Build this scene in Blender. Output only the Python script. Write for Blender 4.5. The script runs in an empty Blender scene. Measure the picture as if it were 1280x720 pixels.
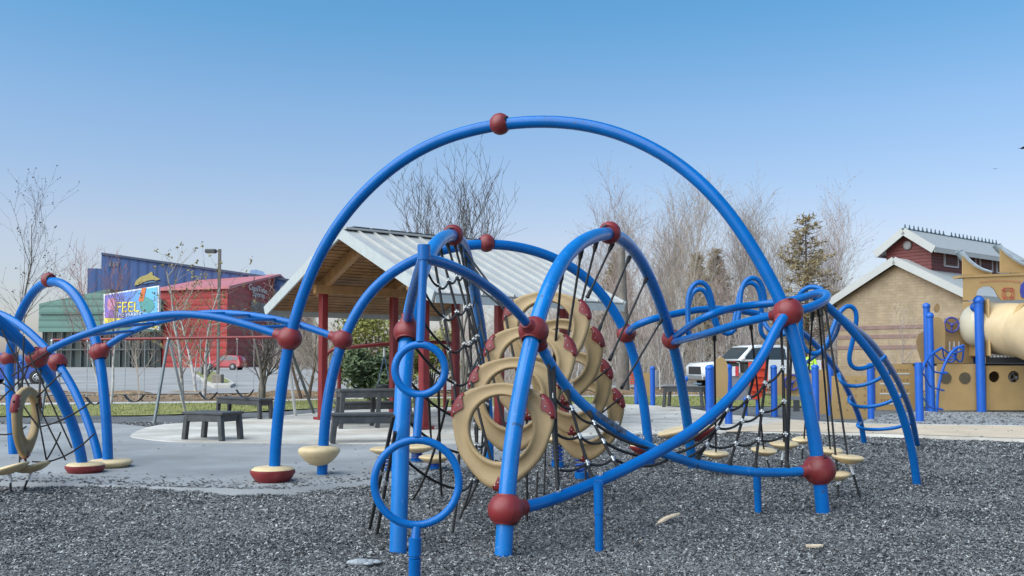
import bpy, math, random
import numpy as np
from mathutils import Vector as V, Matrix as M
random.seed(7); RNG = np.random.default_rng(11)
R = math.radians; PI = math.pi
SC = bpy.context.scene; COL = SC.collection

# ---------------------------------------------------------------- camera
F = 1200.0; CAMH = 1.4; HOR = 450.0; PITCH = R(3.0)
PC = HOR - F*math.tan(PITCH)
cam = bpy.data.cameras.new('camera'); cam_o = bpy.data.objects.new('camera', cam); COL.objects.link(cam_o)
cam_o.location = (0, 0, CAMH); cam_o.rotation_euler = (R(90)+PITCH, 0, 0)
cam.sensor_width = 36; cam.lens = 36*F/1280; cam.shift_y = (PC-360)/1280
cam.clip_start = 0.1; cam.clip_end = 5000
SC.camera = cam_o
# ---------------------------------------------------------------- sky, sun, exposure
SUN_EL, SUN_AZ = R(48), R(-125)          # azimuth from +Y towards +X: behind the camera, over its left shoulder
world = bpy.data.worlds.new('World'); SC.world = world; world.use_nodes = True
wn = world.node_tree; wn.nodes.clear()
sky = wn.nodes.new('ShaderNodeTexSky'); sky.sky_type = 'NISHITA'; sky.sun_disc = False
sky.sun_elevation = SUN_EL; sky.sun_rotation = SUN_AZ
sky.air_density = 1.0; sky.dust_density = 1.2; sky.ozone_density = 3.0; sky.altitude = 100
bg = wn.nodes.new('ShaderNodeBackground'); bg.inputs['Strength'].default_value = 0.09
# hazy milky horizon that clears to a deeper blue with height, the same all the way round
gtc = wn.nodes.new('ShaderNodeTexCoord'); gse = wn.nodes.new('ShaderNodeSeparateXYZ'); wn.links.new(gtc.outputs['Generated'], gse.inputs[0])
grp = wn.nodes.new('ShaderNodeValToRGB'); ge = grp.color_ramp.elements
ge[0].position = 0.0; ge[0].color = (0.82, 0.76, 0.86, 1); ge[1].position = 0.5; ge[1].color = (0.40, 0.93, 1.05, 1)
for gp, gc in ((0.06, (0.95, 0.84, 0.87)), (0.124, (1.09, 0.91, 0.88)), (0.245, (0.90, 0.98, 1.0)), (0.34, (0.575, 0.97, 1.04))):
    g2 = ge.new(gp); g2.color = (*gc, 1)
gmx = wn.nodes.new('ShaderNodeMix'); gmx.data_type = 'RGBA'; gmx.blend_type = 'MULTIPLY'; gmx.inputs['Factor'].default_value = 1
wn.links.new(gse.outputs[2], grp.inputs['Fac']); wn.links.new(sky.outputs[0], gmx.inputs[6]); wn.links.new(grp.outputs['Color'], gmx.inputs[7])
wo = wn.nodes.new('ShaderNodeOutputWorld')
wn.links.new(gmx.outputs[2], bg.inputs['Color']); wn.links.new(bg.outputs[0], wo.inputs['Surface'])
sun = bpy.data.lights.new('sun', 'SUN'); sun.energy = 2.6; sun.angle = R(85); sun.color = (1.0, 0.955, 0.90)
sun_o = bpy.data.objects.new('sun', sun); COL.objects.link(sun_o)
sd = V((math.sin(SUN_AZ)*math.cos(SUN_EL), math.cos(SUN_AZ)*math.cos(SUN_EL), math.sin(SUN_EL)))
sun_o.rotation_euler = sd.to_track_quat('Z', 'Y').to_euler(); sun_o.location = sd*60
vs = SC.view_settings; vs.view_transform = 'Standard'; vs.look = 'None'; vs.gamma = 1; vs.use_curve_mapping = False
vs.exposure = 0.95
SC.cycles.max_bounces = 6; SC.cycles.diffuse_bounces = 3; SC.cycles.glossy_bounces = 3; SC.cycles.transparent_max_bounces = 8

# ---------------------------------------------------------------- pixel -> place
def ray(px, py):
    c, s = math.cos(PITCH), math.sin(PITCH); u = PC-py
    return V((px-640, F*c - u*s, F*s + u*c))
O = V((0, 0, CAMH))
def at(px, py, Y):
    r = ray(px, py); return O + r*(Y/r.y)
def gz(px, py, z=0.0):
    r = ray(px, py); return O + r*((z-CAMH)/r.z)
def onv(px, py, A, B):
    """hit of a pixel's ray with the vertical plane through A and B"""
    n = V((B.y-A.y, A.x-B.x, 0)); r = ray(px, py)
    return O + r*((A-O).dot(n)/r.dot(n))

# ---------------------------------------------------------------- materials
MATS = {}
def mat(name, col, rough=0.6, metal=0.0, var=0.12, nscale=6.0, bump=0.0, bscale=60.0, coat=0.0, spec=0.5, col2=None, thr=(0.35, 0.65), alpha=None, rvar=0.0):
    m = bpy.data.materials.new(name); m.use_nodes = True; nt = m.node_tree; N = nt.nodes; L = nt.links
    b = N['Principled BSDF']
    b.inputs['Roughness'].default_value = rough; b.inputs['Metallic'].default_value = metal
    b.inputs['Coat Weight'].default_value = coat; b.inputs['Coat Roughness'].default_value = 0.12
    b.inputs['Specular IOR Level'].default_value = spec
    tc = N.new('ShaderNodeTexCoord')
    nz = N.new('ShaderNodeTexNoise'); nz.inputs['Scale'].default_value = nscale; nz.inputs['Detail'].default_value = 5; nz.inputs['Roughness'].default_value = 0.62
    L.new(tc.outputs['Object'], nz.inputs['Vector'])
    rp = N.new('ShaderNodeValToRGB')
    c1 = [max(0, x*(1-var)) for x in col]; c2 = list(col2) if col2 else [min(1, x*(1+var)) for x in col]
    rp.color_ramp.elements[0].position = thr[0]; rp.color_ramp.elements[1].position = thr[1]
    rp.color_ramp.elements[0].color = (*c1, 1); rp.color_ramp.elements[1].color = (*c2, 1)
    L.new(nz.outputs['Fac'], rp.inputs['Fac']); L.new(rp.outputs['Color'], b.inputs['Base Color'])
    if rvar:
        mr = N.new('ShaderNodeMapRange'); mr.inputs['To Min'].default_value = max(0.02, rough-rvar); mr.inputs['To Max'].default_value = min(1, rough+rvar)
        n3 = N.new('ShaderNodeTexNoise'); n3.inputs['Scale'].default_value = nscale*2.3; n3.inputs['Detail'].default_value = 4
        L.new(tc.outputs['Object'], n3.inputs['Vector']); L.new(n3.outputs['Fac'], mr.inputs['Value']); L.new(mr.outputs['Result'], b.inputs['Roughness'])
    if bump:
        n2 = N.new('ShaderNodeTexNoise'); n2.inputs['Scale'].default_value = bscale; n2.inputs['Detail'].default_value = 4
        bp = N.new('ShaderNodeBump'); bp.inputs['Strength'].default_value = bump; bp.inputs['Distance'].default_value = 0.02
        L.new(tc.outputs['Object'], n2.inputs['Vector']); L.new(n2.outputs['Fac'], bp.inputs['Height']); L.new(bp.outputs['Normal'], b.inputs['Normal'])
    MATS[name] = m
    return m
def nodes_of(m):
    nt = m.node_tree
    return nt, nt.nodes, nt.links, nt.nodes['Principled BSDF']
def base_link(m):
    nt, N, L, b = nodes_of(m)
    return b.inputs['Base Color'].links[0].from_socket
def add_speckle(m, c, scale, lo, hi, col, coord='Object'):
    """mix specks of another colour into the base colour"""
    nt, N, L, b = nodes_of(m); src = base_link(m)
    tc = N.new('ShaderNodeTexCoord'); v = N.new('ShaderNodeTexNoise'); v.inputs['Scale'].default_value = scale; v.inputs['Detail'].default_value = 3
    L.new(tc.outputs[coord], v.inputs['Vector'])
    mr = N.new('ShaderNodeMapRange'); mr.inputs['From Min'].default_value = lo; mr.inputs['From Max'].default_value = hi; mr.inputs['To Max'].default_value = c
    L.new(v.outputs['Fac'], mr.inputs['Value'])
    mx = N.new('ShaderNodeMix'); mx.data_type = 'RGBA'
    L.new(mr.outputs['Result'], mx.inputs['Factor']); L.new(src, mx.inputs[6]); mx.inputs[7].default_value = (*col, 1)
    L.new(mx.outputs[2], b.inputs['Base Color'])
def add_stripes(m, axis, period, depth, dark=0.75, duty=0.25):
    """ribs or joints along one object axis: a narrow groove every PERIOD metres"""
    nt, N, L, b = nodes_of(m); src = base_link(m)
    tc = N.new('ShaderNodeTexCoord'); sp = N.new('ShaderNodeSeparateXYZ'); L.new(tc.outputs['Object'], sp.inputs[0])
    k = N.new('ShaderNodeMath'); k.operation = 'DIVIDE'; k.inputs[1].default_value = period; L.new(sp.outputs[axis], k.inputs[0])
    fr = N.new('ShaderNodeMath'); fr.operation = 'FRACT'; L.new(k.outputs[0], fr.inputs[0])
    pp = N.new('ShaderNodeMath'); pp.operation = 'PINGPONG'; pp.inputs[1].default_value = 0.5; L.new(fr.outputs[0], pp.inputs[0])
    mr = N.new('ShaderNodeMapRange'); mr.inputs['From Max'].default_value = duty; mr.inputs['To Min'].default_value = 0; mr.inputs['To Max'].default_value = 1
    L.new(pp.outputs[0], mr.inputs['Value'])
    mx = N.new('ShaderNodeMix'); mx.data_type = 'RGBA'; mx.blend_type = 'MULTIPLY'; mx.inputs['Factor'].default_value = 1
    m2 = N.new('ShaderNodeMapRange'); m2.inputs['To Min'].default_value = dark; m2.inputs['To Max'].default_value = 1
    L.new(mr.outputs['Result'], m2.inputs['Value'])
    L.new(src, mx.inputs[6]); L.new(m2.outputs['Result'], mx.inputs[7]); L.new(mx.outputs[2], b.inputs['Base Color'])
    bp = N.new('ShaderNodeBump'); bp.inputs['Distance'].default_value = depth; bp.inputs['Strength'].default_value = 0.7
    L.new(mr.outputs['Result'], bp.inputs['Height']); L.new(bp.outputs['Normal'], b.inputs['Normal'])

BLUE = mat('blue_powder_coat', (0.001, 0.124, 0.42), 0.26, var=0.10, nscale=3, bump=0.03, bscale=90, coat=0.15, spec=0.25, rvar=0.08)
BLUE2 = mat('worn_skylit_blue_powder_coat', (0.002, 0.160, 0.49), 0.28, var=0.10, nscale=3, bump=0.03, bscale=90, coat=0.2, spec=0.35, rvar=0.1)  # same paint with real scuffs; base lightened to paint in sky light on nearer arches
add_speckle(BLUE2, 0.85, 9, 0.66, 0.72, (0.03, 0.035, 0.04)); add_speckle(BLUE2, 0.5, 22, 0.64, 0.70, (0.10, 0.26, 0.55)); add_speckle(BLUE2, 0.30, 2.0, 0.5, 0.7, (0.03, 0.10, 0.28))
add_speckle(BLUE, 0.30, 1.6, 0.5, 0.72, (0.02, 0.09, 0.28)); add_speckle(BLUE, 0.7, 16, 0.68, 0.73, (0.05, 0.07, 0.12))
RED = mat('oxblood_plastic', (0.205, 0.021, 0.022), 0.44, var=0.18, nscale=5, bump=0.06, bscale=70, coat=0.0, rvar=0.1)
add_speckle(RED, 0.35, 7, 0.56, 0.75, (0.38, 0.10, 0.09))
TAN = mat('tan_moulded_plastic', (0.38, 0.262, 0.128), 0.55, var=0.10, nscale=4, bump=0.12, bscale=120)
add_speckle(TAN, 0.35, 3.2, 0.52, 0.75, (0.22, 0.14, 0.07))
PODT = mat('pale_tan_plastic', (0.66, 0.50, 0.28), 0.5, var=0.08, nscale=5, bump=0.08, bscale=120)
add_speckle(PODT, 0.4, 9, 0.55, 0.75, (0.40, 0.27, 0.12))
ROPE = mat('black_cable_rope', (0.022, 0.021, 0.021), 0.75, var=0.3, nscale=60, bump=0.3, bscale=250)
ROPEG = mat('worn_grey_rope', (0.10, 0.095, 0.085), 0.85, var=0.3, nscale=60, bump=0.3, bscale=250)
STEEL = mat('galvanised_steel', (0.55, 0.56, 0.56), 0.38, 0.85, var=0.15, nscale=12)
DGREY = mat('dark_grey_metal', (0.07, 0.075, 0.075), 0.5, 0.2)
WHITEM = mat('white_plastic', (0.72, 0.72, 0.70), 0.45)
BLACK = mat('black_rubber', (0.015, 0.015, 0.016), 0.6)

# ---------------------------------------------------------------- mesh builder
class MB:
    def __init__(s): s.v = []; s.f = []; s.mi = []; s.sm = []; s.m = 0
    def add(s, vs, fs, smooth=False):
        k = len(s.v); s.v += [tuple(x) for x in vs]
        for f in fs: s.f.append(tuple(i+k for i in f)); s.mi.append(s.m); s.sm.append(smooth)
    def box(s, c, d, rz=0, mtx=None, bev=0.0):
        x, y, z = d[0]/2, d[1]/2, d[2]/2
        if bev:
            b = min(bev, x*.9, y*.9, z*.9); ps = []
            for sx in (-1, 1):
                for sy in (-1, 1):
                    for sz in (-1, 1):
                        ps += [(sx*(x-b), sy*(y-b), sz*z), (sx*(x-b), sy*y, sz*(z-b)), (sx*x, sy*(y-b), sz*(z-b))]
            import itertools
            idx = {}
            for i, (a, b_, c_) in enumerate(itertools.product((-1, 1), repeat=3)): idx[(a, b_, c_)] = i*3
            fs = []
            for a in (-1, 1):
                q = [idx[(a, -1, -1)]+2, idx[(a, 1, -1)]+2, idx[(a, 1, 1)]+2, idx[(a, -1, 1)]+2]; fs.append(q if a > 0 else q[::-1])
                q = [idx[(-1, a, -1)]+1, idx[(-1, a, 1)]+1, idx[(1, a, 1)]+1, idx[(1, a, -1)]+1]; fs.append(q if a > 0 else q[::-1])
                q = [idx[(-1, -1, a)], idx[(1, -1, a)], idx[(1, 1, a)], idx[(-1, 1, a)]]; fs.append(q if a > 0 else q[::-1])
            for a in (-1, 1):
                for b_ in (-1, 1):
                    e = [idx[(a, b_, -1)]+2, idx[(a, b_, -1)]+1, idx[(a, b_, 1)]+1, idx[(a, b_, 1)]+2]; fs.append(e[::-1] if a*b_ > 0 else e)
                    e = [idx[(a, -1, b_)]+2, idx[(a, -1, b_)], idx[(a, 1, b_)], idx[(a, 1, b_)]+2]; fs.append(e if a*b_ > 0 else e[::-1])
                    e = [idx[(-1, a, b_)]+1, idx[(-1, a, b_)], idx[(1, a, b_)], idx[(1, a, b_)]+1]; fs.append(e[::-1] if a*b_ > 0 else e)
            for k, i in idx.items():
                t = [i, i+1, i+2]; fs.append(t if k[0]*k[1]*k[2] < 0 else t[::-1])
            vs_ = ps
        else:
            vs_ = [(a*x, b*y, c_*z) for a in (-1, 1) for b in (-1, 1) for c_ in (-1, 1)]
            fs = [(0, 1, 3, 2), (4, 6, 7, 5), (0, 4, 5, 1), (2, 3, 7, 6), (0, 2, 6, 4), (1, 5, 7, 3)]
        if mtx is None: mtx = M.Translation(V(c)) @ M.Rotation(rz, 4, 'Z')
        s.add([mtx @ V(p) for p in vs_], fs)
    def bar(s, a, b, w, h, up=(0, 0, 1), bev=0):
        """a box between two points, w across, h in the up direction"""
        a, b = V(a), V(b); x = (b-a); L = x.length; x.normalize()
        y = V(up).cross(x); 
        if y.length < 1e-5: y = V((0, 1, 0)).cross(x)
        y.normalize(); z = x.cross(y)
        mt = M(((x.x, y.x, z.x, 0), (x.y, y.y, z.y, 0), (x.z, y.z, z.z, 0), (0, 0, 0, 1)))
        mt.translation = (a+b)/2
        s.box(None, (L, w, h), mtx=mt, bev=bev)
    def tube(s, pts, r, n=10, caps=True, closed=False, smooth=True):
        pts = [V(p) for p in pts]; k = len(pts)
        if k < 2: return
        rs = r if isinstance(r, (list, tuple)) else [r]*k
        tg = []
        for i in range(k):
            a = pts[(i-1) % k] if (closed or i > 0) else pts[0]; b = pts[(i+1) % k] if (closed or i < k-1) else pts[-1]
            t = b-a; tg.append(t.normalized() if t.length > 1e-9 else V((0, 0, 1)))
        nv = tg[0].orthogonal().normalized(); vs_ = []; fs = []
        for i in range(k):
            nv = nv - tg[i]*nv.dot(tg[i])
            nv = nv.normalized() if nv.length > 1e-6 else tg[i].orthogonal().normalized()
            bv = tg[i].cross(nv)
            for j in range(n):
                a = 2*PI*j/n; vs_.append(pts[i] + (nv*math.cos(a)+bv*math.sin(a))*rs[i])
        for i in range(k if closed else k-1):
            i2 = (i+1) % k
            for j in range(n):
                j2 = (j+1) % n; fs.append((i*n+j, i*n+j2, i2*n+j2, i2*n+j))
        s.add(vs_, fs, smooth)
        if caps and not closed:
            s.add([vs_[j] for j in range(n)], [tuple(range(n))[::-1]]); s.add([vs_[(k-1)*n+j] for j in range(n)], [tuple(range(n))])
    def lathe(s, prof, n=20, mtx=None, smooth=True):
        """prof: (radius, z) from bottom to top"""
        mtx = mtx or M.Identity(4); vs_ = []; fs = []; k = len(prof)
        for r, z in prof:
            for j in range(n):
                a = 2*PI*j/n; vs_.append(mtx @ V((max(r, 1e-4)*math.cos(a), max(r, 1e-4)*math.sin(a), z)))
        for i in range(k-1):
            for j in range(n):
                j2 = (j+1) % n; fs.append((i*n+j, i*n+j2, (i+1)*n+j2, (i+1)*n+j))
        s.add(vs_, fs, smooth)
        s.add(vs_[:n], [tuple(range(n))[::-1]]); s.add(vs_[-n:], [tuple(range(n))])
    def ball(s, c, r, n=16, k=9, sc=(1, 1, 1)):
        pr = [(r*math.sin(PI*i/k), -r*math.cos(PI*i/k)) for i in range(k+1)]
        s.lathe(pr, n, M.Translation(V(c)) @ M.Diagonal((*sc, 1)))
    def prism(s, out, z0, z1, mtx=None, smooth_side=False):
        """outline (x,y) extruded along z"""
        mtx = mtx or M.Identity(4); n = len(out)
        ar = sum(out[i][0]*out[(i+1) % n][1]-out[(i+1) % n][0]*out[i][1] for i in range(n))
        if ar < 0: out = out[::-1]
        vs_ = [mtx @ V((x, y, z0)) for x, y in out] + [mtx @ V((x, y, z1)) for x, y in out]
        s.add(vs_, [tuple(range(n))[::-1], tuple(range(n, 2*n))])
        s.add(vs_, [(i, (i+1) % n, n+(i+1) % n, n+i) for i in range(n)], smooth_side)
    def quad(s, a, b, c, d): s.add([a, b, c, d], [(0, 1, 2, 3)])
    def build(s, name, mats, parent=None, org=(0, 0, 0), label=None):
        me = bpy.data.meshes.new(name); o_ = V(org)
        if s.v:
            vv = np.array(s.v, dtype=np.float32) - np.array(o_, dtype=np.float32)
            me.from_pydata(vv.tolist(), [], s.f)
            me.polygons.foreach_set('use_smooth', s.sm)
        for m in (mats if isinstance(mats, (list, tuple)) else [mats]): me.materials.append(m)
        if s.f: me.polygons.foreach_set('material_index', s.mi)
        me.update()
        o = bpy.data.objects.new(name, me); COL.objects.link(o)
        if parent is not None: o.parent = parent
        else: o.location = o_
        if label: o['label'] = label
        return o
# org: where a part's thing stands; parts are stored relative to it
def tag(o, label, cat, group=None):
    o['label'] = label; o['category'] = cat
    if group: o['group'] = group
    return o
def thing(name, label, cat, loc=(0, 0, 0), rz=0, group=None):
    o = bpy.data.objects.new(name, None); COL.objects.link(o); o.empty_display_size = 0.2
    o.location = loc; o.rotation_euler = (0, 0, rz)
    return tag(o, label, cat, group)
def struct(o): o['kind'] = 'structure'; return o
def stuff(o): o['kind'] = 'stuff'; return o
def copy_tree(o, parent=None):
    c = o.copy(); COL.objects.link(c)
    if parent is not None: c.parent = parent
    for ch in list(o.children): copy_tree(ch, c)
    return c
def dup(o, loc, rz, label, group=None):
    c = copy_tree(o); c.location = loc; c.rotation_euler = (0, 0, rz); c['label'] = label
    if group: c['group'] = group
    return c
def smooth_path(cp, step=0.09, relax=6):
    """Catmull-Rom through control points, evenly resampled, then relaxed"""
    P_ = [V(p) for p in cp]; P_ = [P_[0]*2-P_[1]] + P_ + [P_[-1]*2-P_[-2]]; out = []
    for i in range(1, len(P_)-2):
        a, b, c, d = P_[i-1:i+3]
        for k in range(12):
            t = k/12
            out.append(0.5*((2*b)+(c-a)*t+(2*a-5*b+4*c-d)*t*t+(3*b-a-3*c+d)*t**3))
    out.append(P_[-2])
    L = [0]
    for i in range(1, len(out)): L.append(L[-1]+(out[i]-out[i-1]).length)
    n = max(3, int(L[-1]/step)); res = []; j = 0
    for k in range(n+1):
        d = L[-1]*k/n
        while j < len(L)-2 and L[j+1] < d: j += 1
        t = (d-L[j])/max(1e-9, L[j+1]-L[j]); res.append(out[j].lerp(out[j+1], min(1, max(0, t))))
    for _ in range(relax):
        res = [res[0]] + [(res[i-1]+res[i]*2+res[i+1])/4 for i in range(1, len(res)-1)] + [res[-1]]
    return res
def sag(a, b, d, n=6):
    a, b = V(a), V(b)
    return [a.lerp(b, i/n) - V((0, 0, d*4*(i/n)*(1-i/n))) for i in range(n+1)]

# ================================================================ THE SETTING: ground
MULCH = mat('rubber_mulch', (0.085, 0.088, 0.090), 0.85, var=0.35, nscale=55, bump=0.9, bscale=45, col2=(0.17, 0.175, 0.18))
add_speckle(MULCH, 0.6, 1.2, 0.5, 0.75, (0.04, 0.04, 0.043))
add_speckle(MULCH, 0.8, 75, 0.60, 0.68, (0.26, 0.26, 0.265))
RUBBER = mat('poured_rubber', (0.245, 0.250, 0.252), 0.9, var=0.1, nscale=0.7, bump=0.25, bscale=160, col2=(0.33, 0.335, 0.335))
add_speckle(RUBBER, 0.35, 0.5, 0.52, 0.7, (0.20, 0.195, 0.185))
add_speckle(RUBBER, 0.55, 150, 0.56, 0.66, (0.07, 0.07, 0.075))
add_speckle(RUBBER, 0.4, 170, 0.60, 0.68, (0.42, 0.42, 0.43))
CONC = mat('plaza_concrete', (0.40, 0.37, 0.32), 0.85, var=0.12, nscale=0.9, bump=0.15, bscale=90, col2=(0.58, 0.55, 0.50))
add_speckle(CONC, 0.55, 0.55, 0.55, 0.72, (0.36, 0.29, 0.21))
CONC2 = mat('buff_concrete', (0.50, 0.40, 0.29), 0.85, var=0.12, nscale=1.5, bump=0.15, bscale=90)
GRASSM = mat('lawn', (0.17, 0.19, 0.04), 0.9, var=0.25, nscale=2.5, bump=0.6, bscale=40, col2=(0.28, 0.26, 0.08))
LITTER = mat('leaf_litter', (0.17, 0.105, 0.055), 0.95, var=0.35, nscale=3, bump=0.8, bscale=20, col2=(0.30, 0.20, 0.11))
PATHM = mat('path_concrete', (0.50, 0.47, 0.42), 0.85)
ASPH = mat('pale_asphalt', (0.255, 0.245, 0.235), 0.9, var=0.10, nscale=0.25, bump=0.1, bscale=60, col2=(0.34, 0.325, 0.31))
EARTH = mat('dry_ground', (0.13, 0.11, 0.06), 0.95, var=0.3, nscale=0.4)

def sheet(name, outline, m, z=None):
    """flat sheet from a world outline; the mesh is cut into triangles"""
    import bmesh
    bm = bmesh.new(); vs_ = [bm.verts.new((p.x, p.y, p.z if z is None else z)) for p in outline]
    f = bm.faces.new(vs_); bm.normal_update()
    if f.normal.z < 0: f.normal_flip()
    bmesh.ops.triangulate(bm, faces=[f]); me = bpy.data.meshes.new(name); bm.to_mesh(me); bm.free(); me.materials.append(m)
    o = bpy.data.objects.new(name, me); COL.objects.link(o); return struct(o)
def pxsheet(name, pxs, z, m): return sheet(name, [gz(x, y, z) for x, y in pxs], m)
def dense(pxs, k=6, j=0.0, rel=2):
    """round a pixel outline off a little (closed)"""
    n = len(pxs); out = []
    for i in range(n):
        a = V((*pxs[i-1], 0)); b = V((*pxs[i], 0)); c = V((*pxs[(i+1) % n], 0)); d = V((*pxs[(i+2) % n], 0))
        for q in range(k):
            t = q/k; p = 0.5*((2*b)+(c-a)*t+(2*a-5*b+4*c-d)*t*t+(3*b-a-3*c+d)*t**3); out.append((p.x, p.y))
    return out

mb = MB(); S_ = 2500
mb.add([(-S_, -60, -.16), (S_, -60, -.16), (S_, S_, -.16), (-S_, S_, -.16)], [(0, 1, 2, 3)])
struct(mb.build('ground', EARTH))

# mulch bed: a lumpy sheet
def vnoise(x, y, s, seed):
    x = x/s; y = y/s; xi = np.floor(x).astype(int); yi = np.floor(y).astype(int); fx = x-xi; fy = y-yi
    h = lambda a, b: (np.sin(a*127.1+b*311.7+seed*17.3)*43758.5453) % 1.0
    fx = fx*fx*(3-2*fx); fy = fy*fy*(3-2*fy)
    return (h(xi, yi)*(1-fx)+h(xi+1, yi)*fx)*(1-fy)+(h(xi, yi+1)*(1-fx)+h(xi+1, yi+1)*fx)*fy
def mulch_z(x, y):
    return 0.05*(vnoise(x, y, 1.3, 1)-.5) + 0.03*(vnoise(x, y, .37, 2)-.5) + 0.014*(vnoise(x, y, .11, 3)-.5)
gx = np.arange(-16, 20.01, .12); gy = np.concatenate([np.arange(3.5, 14, .07), np.arange(14, 32.01, .2)])
X, Y = np.meshgrid(gx, gy); Z = mulch_z(X, Y)
nv, nu = X.shape; vid = np.arange(nv*nu).reshape(nv, nu)
fs = np.stack([vid[:-1, :-1], vid[:-1, 1:], vid[1:, 1:], vid[1:, :-1]], -1).reshape(-1, 4)
def np_mesh(name, verts, faces, m, smooth=False):
    me = bpy.data.meshes.new(name); n = len(verts); k = faces.shape[1]; nf = len(faces)
    me.vertices.add(n); me.vertices.foreach_set('co', np.ascontiguousarray(verts, dtype=np.float32).ravel())
    me.loops.add(nf*k); me.loops.foreach_set('vertex_index', np.ascontiguousarray(faces, dtype=np.int32).ravel())
    me.polygons.add(nf); me.polygons.foreach_set('loop_start', np.arange(0, nf*k, k, dtype=np.int32))
    me.polygons.foreach_set('loop_total', np.full(nf, k, dtype=np.int32))
    for q in (m if isinstance(m, (list, tuple)) else [m]): me.materials.append(q)
    me.update(calc_edges=True)
    if smooth: me.polygons.foreach_set('use_smooth', np.ones(nf, dtype=bool))
    o = bpy.data.objects.new(name, me); COL.objects.link(o); return o
struct(np_mesh('mulch_bed', np.stack([X, Y, Z], -1).reshape(-1, 3), fs, MULCH, True))

RUB_PX = dense([(-420, 602), (-150, 600), (60, 603), (150, 607), (260, 610), (345, 611), (425, 604), (495, 598), (545, 589), (600, 573), (650, 560), (690, 552), (725, 546), (700, 538), (560, 545), (300, 545), (150, 530), (60, 530), (-150, 531), (-420, 531)])
PLZ_PX = dense([(164, 543), (180, 548), (230, 552), (330, 553), (450, 554), (570, 554), (690, 549), (760, 543), (850, 540), (950, 539.5), (1060, 541), (1180, 545), (1290, 549), (1500, 558), (1500, 540), (1290, 532), (1150, 530), (1050, 528), (960, 522), (900, 517), (850, 509), (760, 505), (600, 508), (450, 512), (300, 524), (200, 531)])
rub = [gz(x, y, .04) for x, y in RUB_PX]; plz = [gz(x, y, .055) for x, y in PLZ_PX]
def skirt(name, top, m, drop, out):
    """a slab: top sheet with an edge that falls outward"""
    import bmesh
    o = sheet(name, top, m); me = o.data; bm = bmesh.new(); bm.from_mesh(me)
    n = len(top); c = sum(top, V((0, 0, 0)))/n; ar = sum(top[i].x*top[(i+1) % n].y-top[(i+1) % n].x*top[i].y for i in range(n)); sg = 1 if ar > 0 else -1
    tv = [bm.verts.new(p) for p in top]; lo = []
    for i in range(n):
        d = (top[(i+1) % n]-top[i-1]); nn = V((d.y, -d.x, 0)).normalized()*sg; lo.append(bm.verts.new(top[i]+nn*out-V((0, 0, drop))))
    for i in range(n):
        j = (i+1) % n; bm.faces.new((tv[i], tv[j], lo[j], lo[i]) if sg < 0 else (lo[i], lo[j], tv[j], tv[i]))
    bm.normal_update(); bm.to_mesh(me); bm.free(); return o
skirt('rubber_surface', rub, RUBBER, .06, .16)
skirt('plaza', plz, CONC, .06, .02)
pxsheet('buff_path', [(905, 539.5), (950, 539), (1060, 540.3), (1180, 544.3), (1290, 548.3), (1490, 556), (1490, 541), (1290, 533), (1150, 531), (1050, 529), (985, 525), (930, 533)], .061, CONC2)
pxsheet('ship_play_surface', dense([(1085, 531), (1100, 519), (1180, 513), (1300, 512), (1500, 513), (1500, 539), (1290, 533), (1180, 531)]), .045, RUBBER)
EX = 900
def strip(name, rows, z, m):
    """rows: (px, py) along the near edge then back along the far edge"""
    return pxsheet(name, rows, z, m)
strip('grass', [(-EX, 522), (40, 520), (180, 519), (300, 515), (420, 509), (700, 507), (1000, 508), (1400, 510), (1400, 494), (900, 494), (420, 499), (300, 503), (40, 506), (-EX, 507)], .03, GRASSM)
strip('path', [(-EX, 507), (40, 506), (300, 503), (420, 499), (900, 494.4), (900, 492.6), (420, 497), (300, 500.6), (40, 503), (-EX, 504)], .037, PATHM)
strip('leaf_litter_bank', [(-EX, 504.4), (40, 503.2), (300, 500.8), (420, 497.2), (900, 492.8), (1400, 494.4), (1400, 484), (900, 484), (500, 489), (300, 492), (40, 494.5), (-EX, 496)], .044, LITTER)
# parking lot: one sloping sheet
def lot_z(Y): return .06 + .0030*(Y-33)
mb = MB()
mb.add([(-260, 28, -.05), (260, 36, -.05), (260, 36.5, lot_z(36.5)), (-260, 28.6, lot_z(28.6)), (260, 420, lot_z(420)), (-260, 420, lot_z(420))], [(3, 2, 4, 5)])
lot_near = [gz(-EX*2, 498, .06), gz(-EX, 496, .06), gz(40, 494.5, .06), gz(300, 492, .06), gz(500, 489, .06), gz(900, 484, .06), gz(2000, 484, .06)]
lotp = [V((p.x, p.y+.1, lot_z(p.y))) for p in lot_near] + [V((420, 420, lot_z(420))), V((-420, 420, lot_z(420)))]
sheet('parking_lot', lotp, ASPH)
# kerbed islands of the parking lot
def onlot(px, py):
    p = gz(px, py, .1)
    for _ in range(8): p = gz(px, py, lot_z(p.y))
    return p
KERB = mat('kerb_concrete', (0.46, 0.43, 0.38), 0.85)
isl = [(238, 461.5), (246, 470), (258, 481), (268, 485), (288, 485), (294, 482), (282, 474), (272, 466), (264, 461.5)]
P_ = [onlot(*q) for q in isl]
mb = MB(); mb.prism([(p.x, p.y) for p in P_], lot_z(45)-.1, lot_z(60)+.10); struct(mb.build('kerb', KERB))
c_ = sum(P_, V((0, 0, 0)))/len(P_)
sheet('island_grass', [c_+(p-c_)*.86 for p in P_], GRASSM, lot_z(60)+.106)
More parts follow.
